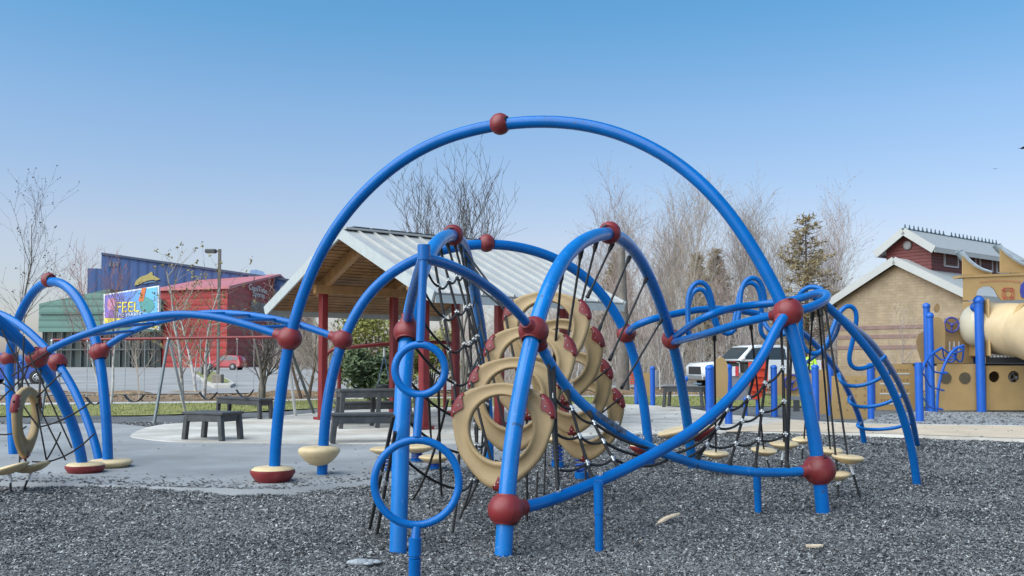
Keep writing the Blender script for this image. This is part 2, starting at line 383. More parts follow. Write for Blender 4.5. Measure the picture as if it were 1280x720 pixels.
# far grass verge at the red building
# chips and shreds
def in_poly(x, y, poly):
    px = np.array([p.x for p in poly]); py = np.array([p.y for p in poly]); ins = np.zeros(len(x), bool); n = len(px); j = n-1
    for i in range(n):
        c = ((py[i] > y) != (py[j] > y)) & (x < (px[j]-px[i])*(y-py[i])/(py[j]-py[i]+1e-12)+px[i]); ins ^= c; j = i
    return ins
def chips(name, x, y, z, size, m, flat=.5):
    n = len(x); L = size*RNG.uniform(.6, 1.5, n); W = L*RNG.uniform(.25, .6, n); H = L*RNG.uniform(.08, .3, n)
    a = RNG.uniform(0, 2*PI, n); tl = RNG.normal(0, flat, n); t2 = RNG.normal(0, flat, n)
    base = np.array([(-.5, -.5, 0), (.5, -.35, .1), (.45, .5, 0), (-.5, .4, -.1), (.0, .05, 1.0)])[None]*np.ones((n, 1, 1))
    base = base + RNG.normal(0, .12, base.shape)
    q = base*np.stack([L, W, H], -1)[:, None]
    ct, st = np.cos(tl)[:, None], np.sin(tl)[:, None]; q = np.stack([q[..., 0]*ct-q[..., 2]*st, q[..., 1], q[..., 0]*st+q[..., 2]*ct], -1)
    ct, st = np.cos(t2)[:, None], np.sin(t2)[:, None]; q = np.stack([q[..., 0], q[..., 1]*ct-q[..., 2]*st, q[..., 1]*st+q[..., 2]*ct], -1)
    ct, st = np.cos(a)[:, None], np.sin(a)[:, None]; q = np.stack([q[..., 0]*ct-q[..., 1]*st, q[..., 0]*st+q[..., 1]*ct, q[..., 2]], -1)
    q += np.stack([x, y, z], -1)[:, None]
    f = np.array([(0, 1, 4), (1, 2, 4), (2, 3, 4), (3, 0, 4)])[None] + (np.arange(n)*5)[:, None, None]
    o = np_mesh(name, q.reshape(-1, 3), f.reshape(-1, 3), m)
    if isinstance(m, (list, tuple)):
        pw = np.array([.52, .31, .14, .03][:len(m)]); mi = RNG.choice(len(m), n, p=pw/pw.sum()).astype(np.int32)
        if len(m) == 4:      # drifts of darker and paler shreds
            d = vnoise(x, y, .8, 8)*.6+vnoise(x, y, .25, 9)*.4; q = RNG.uniform(0, 1, n)
            mi = np.where((mi == 0) & (q < np.clip((.5-d)*2.2, 0, .8)), 1, mi); mi = np.where((mi == 1) & (q < np.clip((d-.5)*2.2, 0, .8)), 0, mi).astype(np.int32)
        o.data.polygons.foreach_set('material_index', np.repeat(mi, 4))
    return stuff(o)
CH = [mat('chip_a', (0.15, 0.15, 0.15), 0.75, var=.3, nscale=30), mat('chip_b', (0.050, 0.051, 0.053), 0.8, var=.3, nscale=30), mat('chip_c', (0.30, 0.30, 0.295), 0.7, var=.25, nscale=30), mat('chip_d', (0.42, 0.42, 0.40), 0.7, var=.3, nscale=30)]
n = 520000
u = RNG.uniform(0, 1, n)**1.5; Yc = 4.9 + u*16.5; Xc = RNG.uniform(-.60, .60, n)*Yc
keep = ~in_poly(Xc, Yc, plz); inr = in_poly(Xc, Yc, rub); edge = np.zeros(n)
keep &= ~inr; Xc, Yc = Xc[keep], Yc[keep]
Zc = mulch_z(Xc, Yc) + RNG.uniform(.0, .012, len(Xc))
chips('rubber_mulch_chips', Xc, Yc, Zc, np.interp(Yc, [5, 9, 20], [.017, .023, .045]), CH, .45)
n = 170000; Yc = 8+18*RNG.uniform(0, 1, n)**1.5; Xc = RNG.uniform(-.62, .62, n)*Yc
inr = in_poly(Xc, Yc, rub); pe = RNG.uniform(0, 1, n)
fx = np.array([p.x for p in rub]); fy = np.array([p.y for p in rub])
ded = np.min(np.hypot(Xc[:, None]-fx[None], Yc[:, None]-fy[None]), 1)
keep = inr & (pe < np.where(Yc < 15, .7*np.exp(-ded/.25)+.015*np.exp(-ded/.9)+.0025, .004))
chips('scattered_chips', Xc[keep], Yc[keep], np.full(keep.sum(), .044), np.full(keep.sum(), .035), CH[:2]+[CH[1]], .2)
n = 5000; Yc = RNG.uniform(14, 33, n); Xc = RNG.uniform(-.1, .62, n)*Yc
inp = in_poly(Xc, Yc, plz); keep = inp & (RNG.uniform(0, 1, n) < .10)
chips('scattered_plaza_chips', Xc[keep], Yc[keep], np.full(keep.sum(), .058), np.full(keep.sum(), .05), CH[:2], .2)
shp = [gz(x, y, .045) for x, y in [(1085, 531), (1100, 517), (1300, 513), (1500, 513), (1500, 539), (1290, 532)]]
n = 4000; Yc = RNG.uniform(20, 28, n); Xc = RNG.uniform(.3, .62, n)*Yc; keep = in_poly(Xc, Yc, shp)
chips('scattered_ship_chips', Xc[keep], Yc[keep], np.full(keep.sum(), .048), np.full(keep.sum(), .05), CH[:2], .2)
# grass blades on the strip and leaves on the bank
def blades(name, x, y, z, h, w, mats):
    n = len(x); a = RNG.uniform(0, 2*PI, n); lean = RNG.normal(0, .35, (n, 2))
    hh = h*RNG.uniform(.5, 1.3, n); dx = np.cos(a)*w; dy = np.sin(a)*w
    q = np.stack([np.stack([x-dx, y-dy, z], -1), np.stack([x+dx, y+dy, z], -1), np.stack([x+lean[:, 0]*hh, y+lean[:, 1]*hh, z+hh], -1)], 1)
    f = np.arange(n*3).reshape(n, 3); o = np_mesh(name, q.reshape(-1, 3), f, mats)
    o.data.polygons.foreach_set('material_index', RNG.integers(0, len(mats), n).astype(np.int32)); return stuff(o)
GR = [mat('grass_green', (0.16, 0.20, 0.035), .8), mat('grass_yellow', (0.34, 0.30, 0.09), .8), mat('grass_dark', (0.11, 0.15, 0.03), .8)]
n = 26000; xs = RNG.uniform(-20, 24, n); ys = RNG.uniform(22.5, 40, n)
gp = [gz(x, y, .03) for x, y in [(-300, 521), (40, 520), (180, 519), (300, 515), (420, 509), (700, 507), (1000, 508), (1400, 510), (1400, 494), (900, 494), (420, 499), (300, 503), (40, 506), (-300, 507)]]
k = in_poly(xs, ys, gp); blades('grass_blades', xs[k], ys[k], np.full(k.sum(), .03), .06, .012, GR)
n = 9000; xs = RNG.uniform(-26, 30, n); ys = RNG.uniform(28, 50, n)
gp = [gz(x, y, .044) for x, y in [(-300, 504), (40, 503), (300, 500), (420, 497), (900, 493), (1300, 494), (1300, 484), (900, 484), (500, 489), (300, 492), (40, 494.5), (-300, 495)]]
k = in_poly(xs, ys, gp)
LF = [mat('fallen_leaf_a', (0.24, 0.15, 0.08), .9), mat('fallen_leaf_b', (0.36, 0.25, 0.15), .9), mat('fallen_leaf_c', (0.12, 0.075, 0.04), .9)]
chips('fallen_leaves', xs[k], ys[k], np.full(k.sum(), .06), np.full(k.sum(), .10), LF+[LF[1]], .5)
# soft mounds of litter along the bank
mb = MB()
for i in range(16):
    p = gz(random.uniform(-80, 900), random.uniform(491, 495), .03); mb.ball((p.x, p.y, .0), 1, 12, 6, (random.uniform(.6, 1.6), .5, random.uniform(.12, .22)))
struct(mb.build('litter_bank_mounds', LITTER))

# ================================================================ THE CLIMBER
CL = thing('climbing_frame', 'large blue arched rope climbing frame with oxblood balls, standing on dark mulch', 'climbing frame', (0, 0, 0))
# ground points of the arches
A1, A2 = gz(342, 606), gz(1030, 642)
B1, B2 = gz(628, 697), gz(867, 583)
C1, C2 = gz(497, 692), gz(612, 578)
D1, D2 = gz(402, 597), gz(814, 582)
rA = .0635
def arch(pix, P1, P2, r=rA, m=BLUE, label=None, n=18, bury=.15):
    pts = [onv(x, y, P1, P2) for x, y in pix]
    pts[0].z -= bury; pts[-1].z -= bury
    pts = smooth_path(pts, .10, 14)
    mb = MB(); mb.tube(pts, r, n); return mb.build('arch', m, CL, label=label)
def smalltube(name, pts, r, m=BLUE, n=12, label=None, relax=8, step=.08):
    mb = MB(); mb.tube(smooth_path(pts, step, relax), r, n); return mb.build(name, m, CL, label=label)
def joint(c, axis, r=.14, label=None, nubs=()):
    """cast ball clamped round a tube: two half shells, a seam, sockets with dark slots, a collar for each tube that plugs in"""
    ax = V(axis).normalized(); q = ax.to_track_quat('Z', 'Y').to_matrix().to_4x4(); mt = M.Translation(c) @ q
    mb = MB(); k = 14; h0 = rA*1.12
    a0 = math.asin(h0/r); pr = []
    for i in range(k+1):
        a = -PI/2+a0 + (PI-2*a0)*i/k; rr = r*math.cos(a); zz = r*.96*math.sin(a)
        pr.append((rr, zz))
    pr = [(h0*.94, pr[0][1]+.012), (h0*1.02, pr[0][1]-.002)] + pr + [(h0*1.02, pr[-1][1]+.002), (h0*.94, pr[-1][1]-.012)]
    mb.lathe(pr, 28, mt)
    for d, rt in nubs:
        d = V(d).normalized(); qq = d.to_track_quat('Z', 'Y').to_matrix().to_4x4(); m2 = M.Translation(c) @ qq
        mb.lathe([(rt*1.75, r*.80), (rt*1.5, r*.98), (rt*1.30, r*1.05), (rt*1.30, r*1.34), (rt*1.18, r*1.37), (rt*.9, r*1.37)], 16, m2)
    o = mb.build('ball_joint', RED, CL, label=label)
    side = ax.orthogonal().normalized()
    for sgn in (1, 4):
        d0 = (M.Rotation(sgn*PI/3+.9, 4, ax) @ side.to_4d()).to_3d().normalized(); d = (d0*.66+ax*(.75 if sgn == 1 else -.75)).normalized(); ay = (ax-d*ax.dot(d)).normalized()
        x = ay.cross(d); mm = M(((ay.x, x.x, d.x, 0), (ay.y, x.y, d.y, 0), (ay.z, x.z, d.z, 0), (0, 0, 0, 1))); mm.translation = c + d*(r*.9)
        s = MB(); s.lathe([(.013, r*.04), (.016, r*.1), (.016, r*.104), (.012, r*.106)], 10, mm @ M.Diagonal((.8, 1.6, 1, 1)))
        s.build('bolt_slot', BLACK, o)
    # seam groove
    g = MB(); ring = []
    sd_ = (M.Rotation(.5, 4, ax) @ V((-c.x, -c.y, 0)).normalized().to_4d()).to_3d(); sd_ = (sd_-ax*sd_.dot(ax)).normalized()
    for i in range(32):
        a = 2*PI*i/32; ring.append(c + (ax*math.cos(a)*.962+sd_*math.sin(a))*r*1.0005)
    g.tube(ring, .0014, 5, closed=True); g.build('seam', BLACK, o)
    return o
def tangent(pix, i, P1, P2):
    a = onv(*pix[max(0, i-1)], P1, P2); b = onv(*pix[min(len(pix)-1, i+1)], P1, P2); return b-a

PA = [(342, 606), (344, 560), (348, 515), (354, 470), (362, 423), (374, 380), (391, 335), (415, 290), (449, 246), (500, 201), (558, 171), (625, 155), (690, 151), (752, 159), (808, 180), (858, 211), (904, 256), (943, 313), (970, 362), (985, 390), (998, 445), (1010, 500), (1018, 545), (1024, 587), (1030, 642)]
PB = [(628, 697), (630, 665), (632, 637), (639, 560), (650, 490), (667, 414), (683, 365), (703, 324), (730, 300), (762, 291), (784, 303), (806, 333), (825, 378), (840, 424), (850, 470), (859, 525), (867, 583)]
PCx = [(497, 692), (500, 600), (503, 500), (509, 415), (519, 365), (532, 325), (549, 300), (566, 294), (579, 306), (590, 345), (598, 390), (605, 440), (610, 510), (612, 578)]
PD = [(402, 597), (404, 555), (409, 500), (418, 455), (428, 425), (448, 383), (475, 350), (505, 330), (545, 313), (575, 307), (608, 304), (650, 308), (695, 322), (735, 347), (763, 380), (783, 417), (797, 460), (807, 520), (814, 582)]
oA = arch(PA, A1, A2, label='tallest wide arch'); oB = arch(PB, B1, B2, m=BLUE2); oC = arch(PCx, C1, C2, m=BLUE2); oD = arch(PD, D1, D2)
bA = {k: onv(*PA[i], A1, A2) for k, i in (('l', 4), ('t', 11), ('r', 19), ('b', 23))}
bB = {k: onv(*PB[i], B1, B2) for k, i in (('b', 2), ('f', 5), ('t', 9), ('r', 13))}
bC = {k: onv(*PCx[i], C1, C2) for k, i in (('f', 3), ('t', 7))}
bC['r'] = onv(604, 437, C1, C2)
bD = {k: onv(*PD[i], D1, D2) for k, i in (('l', 4), ('t', 10), ('r', 15))}

# ring pole and its hub
poleY = 1680/(738-450); HUB = at(530, 316, poleY+.12); hubC = HUB - V((0, 0, .03))
PB0 = gz(518, 738)
ring1c = at(525, 462, poleY+.06); ring2c = at(521, 603, poleY+.02)
def ring(c, r, t=.024, yaw=.0):
    pts = [c + V((r*math.cos(a)*math.cos(yaw), r*math.cos(a)*math.sin(yaw), r*math.sin(a))) for a in [2*PI*i/40 for i in range(40)]]
    mb = MB(); mb.tube(pts, t, 12, closed=True); return mb.build('ring', BLUE, CL)
ring(ring1c, 31.5/1200*poleY); ring(ring2c, 52.5/1200*poleY, yaw=.1)
pr = .027; mb = MB()
mb.tube([HUB+V((0, 0, .03)), ring1c+V((0, 0, 31.5/1200*poleY+.018))], pr, 14)
mb.build('ring_pole', BLUE, CL); mb = MB(); mb.tube([ring1c-V((0, 0, 31.5/1200*poleY+.018)), ring2c+V((0, 0, 52.5/1200*poleY+.018))], pr*.98, 14)
mb.build('ring_pole', BLUE, CL); mb = MB(); e = ring2c-V((0, 0, 52.5/1200*poleY+.012)); mb.tube([e, at(519, 676, poleY)], .028, 14)
mb.tube([at(519, 672, poleY), at(518.5, 694, poleY)], .039, 16); mb.tube([at(518.5, 694, poleY), at(518.4, 698, poleY)], .03, 16); mb.tube([at(518.4, 698, poleY), PB0-V((0, 0, .2))], .037, 16)
mb.build('ring_pole', BLUE, CL); mb = MB()
mb.tube([HUB+V((0, 0, .05)), HUB+V((0, 0, -.045))], .041, 18)
mb.build('hub_collar', BLUE, CL)
def arm(a, b, rise, r=.035, ta=0.0, label=None):
    m = (a+b)/2 + V((0, 0, rise)); q1 = a.lerp(m, .5)+V((0, 0, rise*.30)); q2 = m.lerp(b, .5)+V((0, 0, rise*.30))
    return smalltube('hub_arm', [a, q1, m, q2, b], r, label=label)
arm(hubC, bB['f'], .10); arm(hubC, bC['f']+V((0, 0, .08)), .05, .035)
smalltube('hub_arm', [hubC, at(508, 345, poleY+.9), at(486, 352, poleY+2.0), onv(470, 357, D1, D2)], .035) if False else None

# lower rails between the arches
FP = [(632, 637), (662, 634), (705, 619), (752, 600), (800, 577), (850, 549), (895, 515), (930, 478), (957, 440), (972, 405), (985, 390)]
def lerpY(pix, Ya, Yb, p=1.0):
    L = [0]
    for i in range(1, len(pix)): L.append(L[-1]+math.hypot(pix[i][0]-pix[i-1][0], pix[i][1]-pix[i-1][1]))
    return [at(x, y, Ya+(Yb-Ya)*(l/L[-1])**p) for (x, y), l in zip(pix, L)]
Fpts = lerpY(FP, bB['b'].y, bA['r'].y-.05); FS = smooth_path(Fpts, .07, 8)
mb = MB(); mb.tube(FS, .046, 14); mb.build('net_rail', BLUE, CL, label='rail sweeping up from the low front ball to the high ball')
GP = [(667, 414), (684, 449), (712, 490), (748, 522), (795, 552), (838, 570), (880, 582), (930, 589), (975, 591), (1024, 587)]
Gpts = lerpY(GP, bB['f'].y, bA['b'].y); GS = smooth_path(Gpts, .07, 8)
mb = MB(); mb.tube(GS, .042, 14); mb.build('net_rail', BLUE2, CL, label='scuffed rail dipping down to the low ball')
scuff = MB(); 
SC_M = mat('worn_paint', (0.05, 0.05, 0.055), 0.6, var=.5, nscale=30, col2=(.10, .14, .22))
i0 = min(range(len(GS)), key=lambda i: (GS[i]-lerpY(GP, bB['f'].y, bA['b'].y)[3]).length)
scuff.tube([GS[i]+V((0, 0, .0012)) for i in range(i0-1, i0+5)], .0424, 14); scuff.build('scuffed_sleeve', SC_M, CL)
for px, py, top in ((749, 690, 603), (948, 640, 590)):
    g = gz(px, py); t = at(px-1 if px < 800 else px-2, top, g.y)
    mb = MB(); mb.tube([g-V((0, 0, .1)), g.lerp(t, .55)], .032, 14); mb.tube([g.lerp(t, .55), t], .036, 14)
    mb.box(tuple(t+V((0, 0, .0))), (.05, .06, .03)); mb.build('support_post', BLUE, CL)

# left bay arches
H1a, H1b = gz(18, 571), gz(136, 588)
PH = [(18, 571), (14, 520), (11, 448), (16, 415), (28, 385), (43, 361), (61, 350), (82, 355), (102, 378), (116, 410), (124, 440), (130, 490), (134, 540), (136, 588)]
arch(PH, H1a, H1b, label='arch farthest from the ring panels')
H2b = gz(107, 594); H2a = gz(-330, 640)
P2 = [(-330, 640), (-310, 500), (-262, 408), (-190, 352), (-115, 350), (-50, 368), (0, 400), (25, 424), (46, 447), (68, 480), (88, 522), (101, 560), (107, 594)]
arch(P2, H2a, H2b)
H3b = gz(128, 584); H3a = gz(-170, 560)
P3 = [(-170, 560), (-160, 500), (-140, 440), (-105, 400), (-60, 385), (-15, 387), (20, 402), (48, 425), (72, 453), (95, 490), (113, 535), (122, 560), (128, 584)]
arch(P3, H3a, H3b, r=.055)
hb = {'h1l': onv(*PH[2], H1a, H1b), 'h1t': onv(*PH[6], H1a, H1b), 'h1r': onv(*PH[10], H1a, H1b), 'h2': onv(*P2[8], H2a, H2b), 'h3': onv(*P3[8], H3a, H3b)}
smalltube('brace_tube', [at(-60, 400, hb['h2'].y-.6), at(-25, 405, hb['h2'].y-.5), at(5, 416, hb['h2'].y-.3), at(25, 428, hb['h2'].y-.15), hb['h2']], .04)
# overhead ladder between the left bay and the wide arches
R1 = smooth_path([hb['h2'].lerp(bA['l'], .0), ] + [at(x, y, hb['h2'].y+(bA['l'].y-hb['h2'].y)*t) for x, y, t in ((75, 430, .1), (120, 413, .25), (170, 399, .4), (225, 392, .58), (280, 398, .74), (325, 411, .89))] + [bA['l']], .1, 6)
R2 = smooth_path([hb['h1r']] + [at(x, y, hb['h1r'].y+(bD['l'].y-hb['h1r'].y)*t) for x, y, t in ((152, 420, .1), (200, 401, .25), (260, 391, .45), (320, 395, .66), (375, 406, .83))] + [bD['l']], .1, 6)
for rr in (R1, R2):
    mb = MB(); mb.tube(rr, .043, 12); mb.build('ladder_rail', BLUE, CL)
def atfrac(P_, t):
    i = t*(len(P_)-1); j = min(int(i), len(P_)-2); return P_[j].lerp(P_[j+1], i-j)
for t in (.16, .25, .34, .44, .54, .64, .74, .84):
    mb = MB(); mb.tube([atfrac(R1, t+.03), atfrac(R2, t)], .021, 10); mb.build('rung', BLUE, CL)

# loop ladder beyond the wide arch
UT = at(1034, 368, 9.7)
rb = smooth_path([bB['r']] + [at(x, y, Y) for x, y, Y in ((880, 397, 10.5), (922, 384, 10.8), (965, 379, 10.8), (1000, 373, 10.4), (1022, 366, 10.0))] + [UT, at(1030, 376, 9.4), at(1008, 386, 9.1), bA['r']], .06, 4)
mb = MB(); mb.tube(rb, .042, 12); mb.build('loop_rail', BLUE, CL)
rc = smooth_path([bB['r']-V((0, 0, .04)), at(880, 418, 10.1), at(930, 403, 9.4), bA['r']], .08, 4)
mb = MB(); mb.tube(rc, .04, 12); mb.build('loop_rail', BLUE, CL)
ra = smooth_path([bD['r']] + [at(x, y, Y) for x, y, Y in ((800, 404, 12.0), (840, 393, 12.2), (885, 386, 12.4), (930, 389, 12.7), (975, 400, 13.1), (1003, 416, 13.5), (1024, 436, 13.9), (1044, 460, 14.4), (1062, 493, 15.2), (1076, 528, 15.9))] + [gz(1081, 555)-V((0, 0, .1))], .08, 6)
mb = MB(); mb.tube(ra, .045, 12); mb.build('loop_rail', BLUE, CL)
rd = smooth_path([at(1020, 371, 10.2), at(1033, 382, 10.3), at(1058, 405, 10.4), at(1097, 453, 10.6), at(1124, 507, 10.8), at(1140, 563, 11.0), gz(1147, 603)-V((0, 0, .1))], .08, 6)
mb = MB(); mb.tube(rd, .046, 12); mb.build('loop_rail', BLUE, CL)
re_ = smooth_path([at(1035, 385, 10.6), at(1066, 409, 11.6), at(1093, 433, 12.5), at(1120, 472, 13.8), at(1138, 515, 14.9), gz(1148, 558)-V((0, 0, .1))], .08, 6)
mb = MB(); mb.tube(re_, .045, 12); mb.build('loop_rail', BLUE, CL)
def nearpx(P_, y):                       # the point of a rail at about one image height
    def py(p):
        c, s = math.cos(PITCH), math.sin(PITCH); d = p-O; return PC-F*(d.z*c-d.y*s)/(d.y*c+d.z*s)
    k = [p for p in P_ if p.x > 3.5]
    return min(k, key=lambda p: abs(py(p)-y))
for ya, ye, pts in ((466, 463, [(1049, 470), (1052, 479), (1066, 483), (1088, 479)]), (495, 494, [(1061, 500), (1065, 506), (1080, 509), (1105, 505)]), (528, 529, [(1072, 531), (1074, 535), (1090, 537), (1118, 535)])):
    a = nearpx(ra, ya); b = nearpx(re_, ye)
    q = [a]+[at(x, y, a.y-.5+.4*i*(b.y-a.y)/4-(.15 if i < 2 else 0)) for i, (x, y) in enumerate(pts)]+[b]
    smalltube('rung', q, .027, relax=3, step=.05)
def serp(pix, Y0, Y1, r=.03):
    return smalltube('serpentine_rung', lerpY(pix, Y0, Y1), r, relax=3, step=.05)
serp([(861, 424), (860, 395), (860, 372), (866, 356), (876, 351), (886, 360), (892, 385), (896, 405), (904, 417), (914, 418), (921, 406), (925, 385), (926, 365), (932, 350), (942, 346), (951, 352), (956, 370), (956, 385)], 11.2, 11.6)
serp([(860, 388), (864, 368), (872, 360), (882, 364), (889, 385), (892, 402), (900, 414), (908, 416), (917, 405), (921, 385), (926, 362), (936, 352), (946, 356), (951, 372), (952, 395), (950, 413), (957, 424), (970, 422), (985, 410)], 11.9, 12.3)
serp([(952, 392), (958, 410), (966, 416), (985, 418), (994, 395), (996, 374), (1005, 361), (1016, 357), (1028, 362)], 11.4, 10.8, .028)
serp([(1001, 415), (1001, 380), (1002, 430), (1010, 444), (1024, 442), (1035, 425), (1044, 400), (1052, 385), (1062, 381), (1070, 388), (1070, 405), (1065, 430), (1060, 448), (1064, 460), (1076, 462), (1095, 455), (1106, 446)] if False else [(1001, 388), (1001, 415), (1004, 434), (1014, 443), (1026, 440), (1036, 424), (1044, 402), (1052, 387), (1061, 381), (1070, 387), (1070, 405), (1065, 430), (1061, 448), (1065, 460), (1078, 461), (1096, 454), (1107, 445)], 12.2, 12.6)
serp([(1004, 456), (1018, 446), (1032, 436), (1044, 420), (1050, 402)], 13.4, 11.6, .026)

# ball joints
T = lambda p, i, a, b: tangent(p, i, a, b)
joint(bA['l'], T(PA, 4, A1, A2), nubs=[(R1[-3]-R1[-1], .043)]); joint(bA['t'], T(PA, 11, A1, A2), .115, label='ball at the very top of the tallest arch')
joint(bA['r'], T(PA, 19, A1, A2), .142, nubs=[(FS[-3]-FS[-1], .046), (rc[-3]-rc[-1], .04)]); joint(bA['b'], T(PA, 23, A1, A2), .15, nubs=[(GS[-3]-GS[-1], .042)])
joint(bB['b'], T(PB, 2, B1, B2), .130, nubs=[(FS[2]-FS[0], .046)]); joint(bB['f'], T(PB, 5, B1, B2), .120, nubs=[(hubC-bB['f']+V((0, 0, .25)), .036), (GS[2]-GS[0], .042)])
joint(bB['t'], T(PB, 9, B1, B2), .112); joint(bB['r'], T(PB, 13, B1, B2), .127, nubs=[(rc[2]-rc[0], .04)])
joint(bC['f'], T(PCx, 3, C1, C2), .105, nubs=[(V((.05, -.2, 1)), .036)]); joint(bC['t'], T(PCx, 7, C1, C2), .11)
joint(bD['l'], T(PD, 4, D1, D2), .13, nubs=[(R2[-3]-R2[-1], .043)]); joint(bD['t'], T(PD, 10, D1, D2), .115); joint(bD['r'], T(PD, 15, D1, D2), .132, nubs=[(ra[2]-ra[0], .045)])
joint(hb['h1l'], T(PH, 2, H1a, H1b), .12); joint(hb['h1t'], T(PH, 6, H1a, H1b), .105); joint(hb['h1r'], T(PH, 10, H1a, H1b), .125, nubs=[(R2[2]-R2[0], .043)])
joint(hb['h2'], T(P2, 8, H2a, H2b), .13, nubs=[(R1[2]-R1[0], .043)]); joint(hb['h3'], T(P3, 8, H3a, H3b), .128)

# foot discs and pods
def disc_prof(r, h, flat=.3):
    return [(r*.16, -h*.66), (r*.40, -h*.58), (r*.66, -h*.38), (r*.88, -h*.10), (r, h*.12), (r*.97, h*.26), (r*.85, h*.36), (r*.5, h*.42), (.02, h*.44)]
def foot_disc(px, py, r, h, mats, Yat, half=False, label=None, tilt=0.0, yaw=0):
    c = at(px, py, Yat); mb = MB(); mt = M.Translation(c) @ M.Rotation(yaw, 4, 'Z') @ M.Rotation(tilt, 4, 'Y')
    mb.lathe(disc_prof(r, h), 30, mt)
    o = mb.build('step_disc', PODT, CL, label=label)
    if half:
        s = MB(); pr = disc_prof(r*1.03, h*1.09); nn = 15; vs_ = []; fs_ = []
        for rr, zz in pr[:-3]:
            for j in range(nn+1):
                a = -PI*1.02+PI*1.04*j/nn; vs_.append(mt @ V((rr*math.cos(a), rr*math.sin(a), zz-.004)))
        for i in range(len(pr)-4):
            for j in range(nn): fs_.append((i*(nn+1)+j, i*(nn+1)+j+1, (i+1)*(nn+1)+j+1, (i+1)*(nn+1)+j))
        s.add(vs_, fs_, True); s.build('red_clamp', RED, o)
    return o
foot_disc(341, 593, .245, .22, None, A1.y, True, 'tan step disc with a red clamp on the front'); foot_disc(399, 567, .25, .22, None, D1.y)
foot_disc(107, 586, .23, .19, None, H2b.y-.02, True, 'step disc with red clamp'); foot_disc(138, 580, .27, .15, None, H1b.y+.05)
foot_disc(876, 541, .22, .14, None, B2.y-.1, True, 'step disc with a red clamp, tipped', tilt=-.35); foot_disc(846, 540, .27, .14, None, B2.y+.5, tilt=-.25)
foot_disc(806, 560, .2, .13, None, D2.y-.1, True, 'step disc with red clamp at the back')

# hanging discs with ropes
ROPES = MB(); CLAMP = MB()
def rope(a, b, r=.0115, d=0.0, m=None):
    ROPES.tube(sag(a, b, d) if d else [V(a), V(a).lerp(V(b), .5), V(b)], r, 6)
def fitting(p, d, r=.02, L=.09):
    d = V(d).normalized(); ROPES.tube([p, p+d*L*.6, p+d*L], [r, r*.9, r*.5], 8)
for dx, dy, tx, ty, gx_, gy_, w in ((895, 568, 893, 417, 896, 594, .165), (955, 564, 938, 402, 964, 590, .165), (980, 556, 977, 404, 974, 602, .17), (1005, 550, 1016, 388, 1002, 575, .17), (1038, 564, 1023, 384, 1040, 590, .16), (1060, 573, 1031, 379, 1076, 621, .165), (1047, 594, 1026, 384, 1048, 622, .13)):
    g = gz(gx_, gy_); c = at(dx, dy, g.y+.05); t = at(tx, ty, 10.2 if tx > 1010 else 10.3)
    mb = MB(); mt = M.Translation(c) @ M.Rotation(random.uniform(-.10, .10), 4, 'Y') @ M.Rotation(random.uniform(0, .12), 4, 'X')
    mb.lathe(disc_prof(w, .085), 26, mt); o = mb.build('hanging_disc', PODT, CL)
    mb = MB(); mb.tube([t, c.lerp(t, .5), c, ], .011, 6); mb.tube([t, t.lerp(c, .05)], [.024, .02], 8); mb.tube([c, c.lerp(g, .5)], .013, 8)
    mb.m = 1; mb.tube([c.lerp(g, .12), c.lerp(g, .42)], .016, 8); mb.m = 0; mb.tube([c.lerp(g, .4), g-V((0, 0, .03))], .012, 8)
    mb.build('disc_cable', [ROPE, WHITEM], CL)

# ring panels between the two front arches
def panel(c, r, yaw, pitch, name='ring_panel', lh=.25):
    Mx = M.Translation(c) @ M.Rotation(yaw, 4, 'Z') @ M.Rotation(pitch, 4, 'X')
    n = 60; prof = [(0.655, .032), (0.63, 0.0), (0.63, -.030), (0.65, -.044), (0.69, -.046), (0.715, -.030), (0.74, -.024), (0.82, -.020), (0.90, -.024), (0.955, -.030), (0.99, -.018), (1.0, 0.0), (0.985, .024), (0.9, .032)]
    vs_ = []; fs_ = []; k = len(prof)
    def rad(a): return 1 + .085*math.cos(3*(a-R(28))) + .02*math.cos(6*(a-R(28)))
    def pt(a, q, y, off=0):
        f = (q-.63)/.37; R_ = r*(q*(1-f) + q*rad(a)*f) if q > .63 else r*q
        ox = 0; return Mx @ V((R_*math.cos(a), y-off, R_*math.sin(a) + r*.05*(1-f if f < 1 else 0)))
    for i in range(n):
        a = 2*PI*i/n
        for q, y in prof: vs_.append(pt(a, q, y))
    for i in range(n):
        i2 = (i+1) % n
        for j in range(k):
            j2 = (j+1) % k; fs_.append((i*k+j, i*k+j2, i2*k+j2, i2*k+j))
    mb = MB(); mb.add(vs_, fs_, True); o = mb.build(name, TAN, CL)
    corners = []
    for ca, half in ((R(152), lh), (R(28), .25), (R(270), .10)):
        s = MB(); bv = []; bf = []; nn = 9
        for i in range(nn+1):
            u_ = -1+2*i/nn; a = ca+u_*half
            inner = .985-.17*(1-abs(u_))
            bv += [pt(a, inner, -.030, .006), pt(a, .955, -.032, .008), pt(a, 1.012, -.012, .006), pt(a, 1.02, .01), pt(a, 1.0, .036)]
        for i in range(nn):
            for j in range(4): bf.append((i*5+j, (i+1)*5+j, (i+1)*5+j+1, i*5+j+1))
        s.add(bv, bf, True); b = s.build('corner_bracket', RED, o)
        w = MB()
        for u_, q in ((-.6, .95), (.0, .91), (.6, .95)): w.ball(pt(ca+u_*half, q, -.030, .009), .0065, 8, 5)
        w.build('bolt', STEEL, o)
        corners.append(pt(ca, 1.03, -.0))
    return corners
RP = [(627, 539, 7.35, 130), (642, 501, 7.9, 118), (661, 460, 8.5, 116), (682, 414, 9.0, 110), (703, 447, 9.4, 105), (714, 486, 9.8, 104), (730, 521, 10.2, 101)]
RC = []
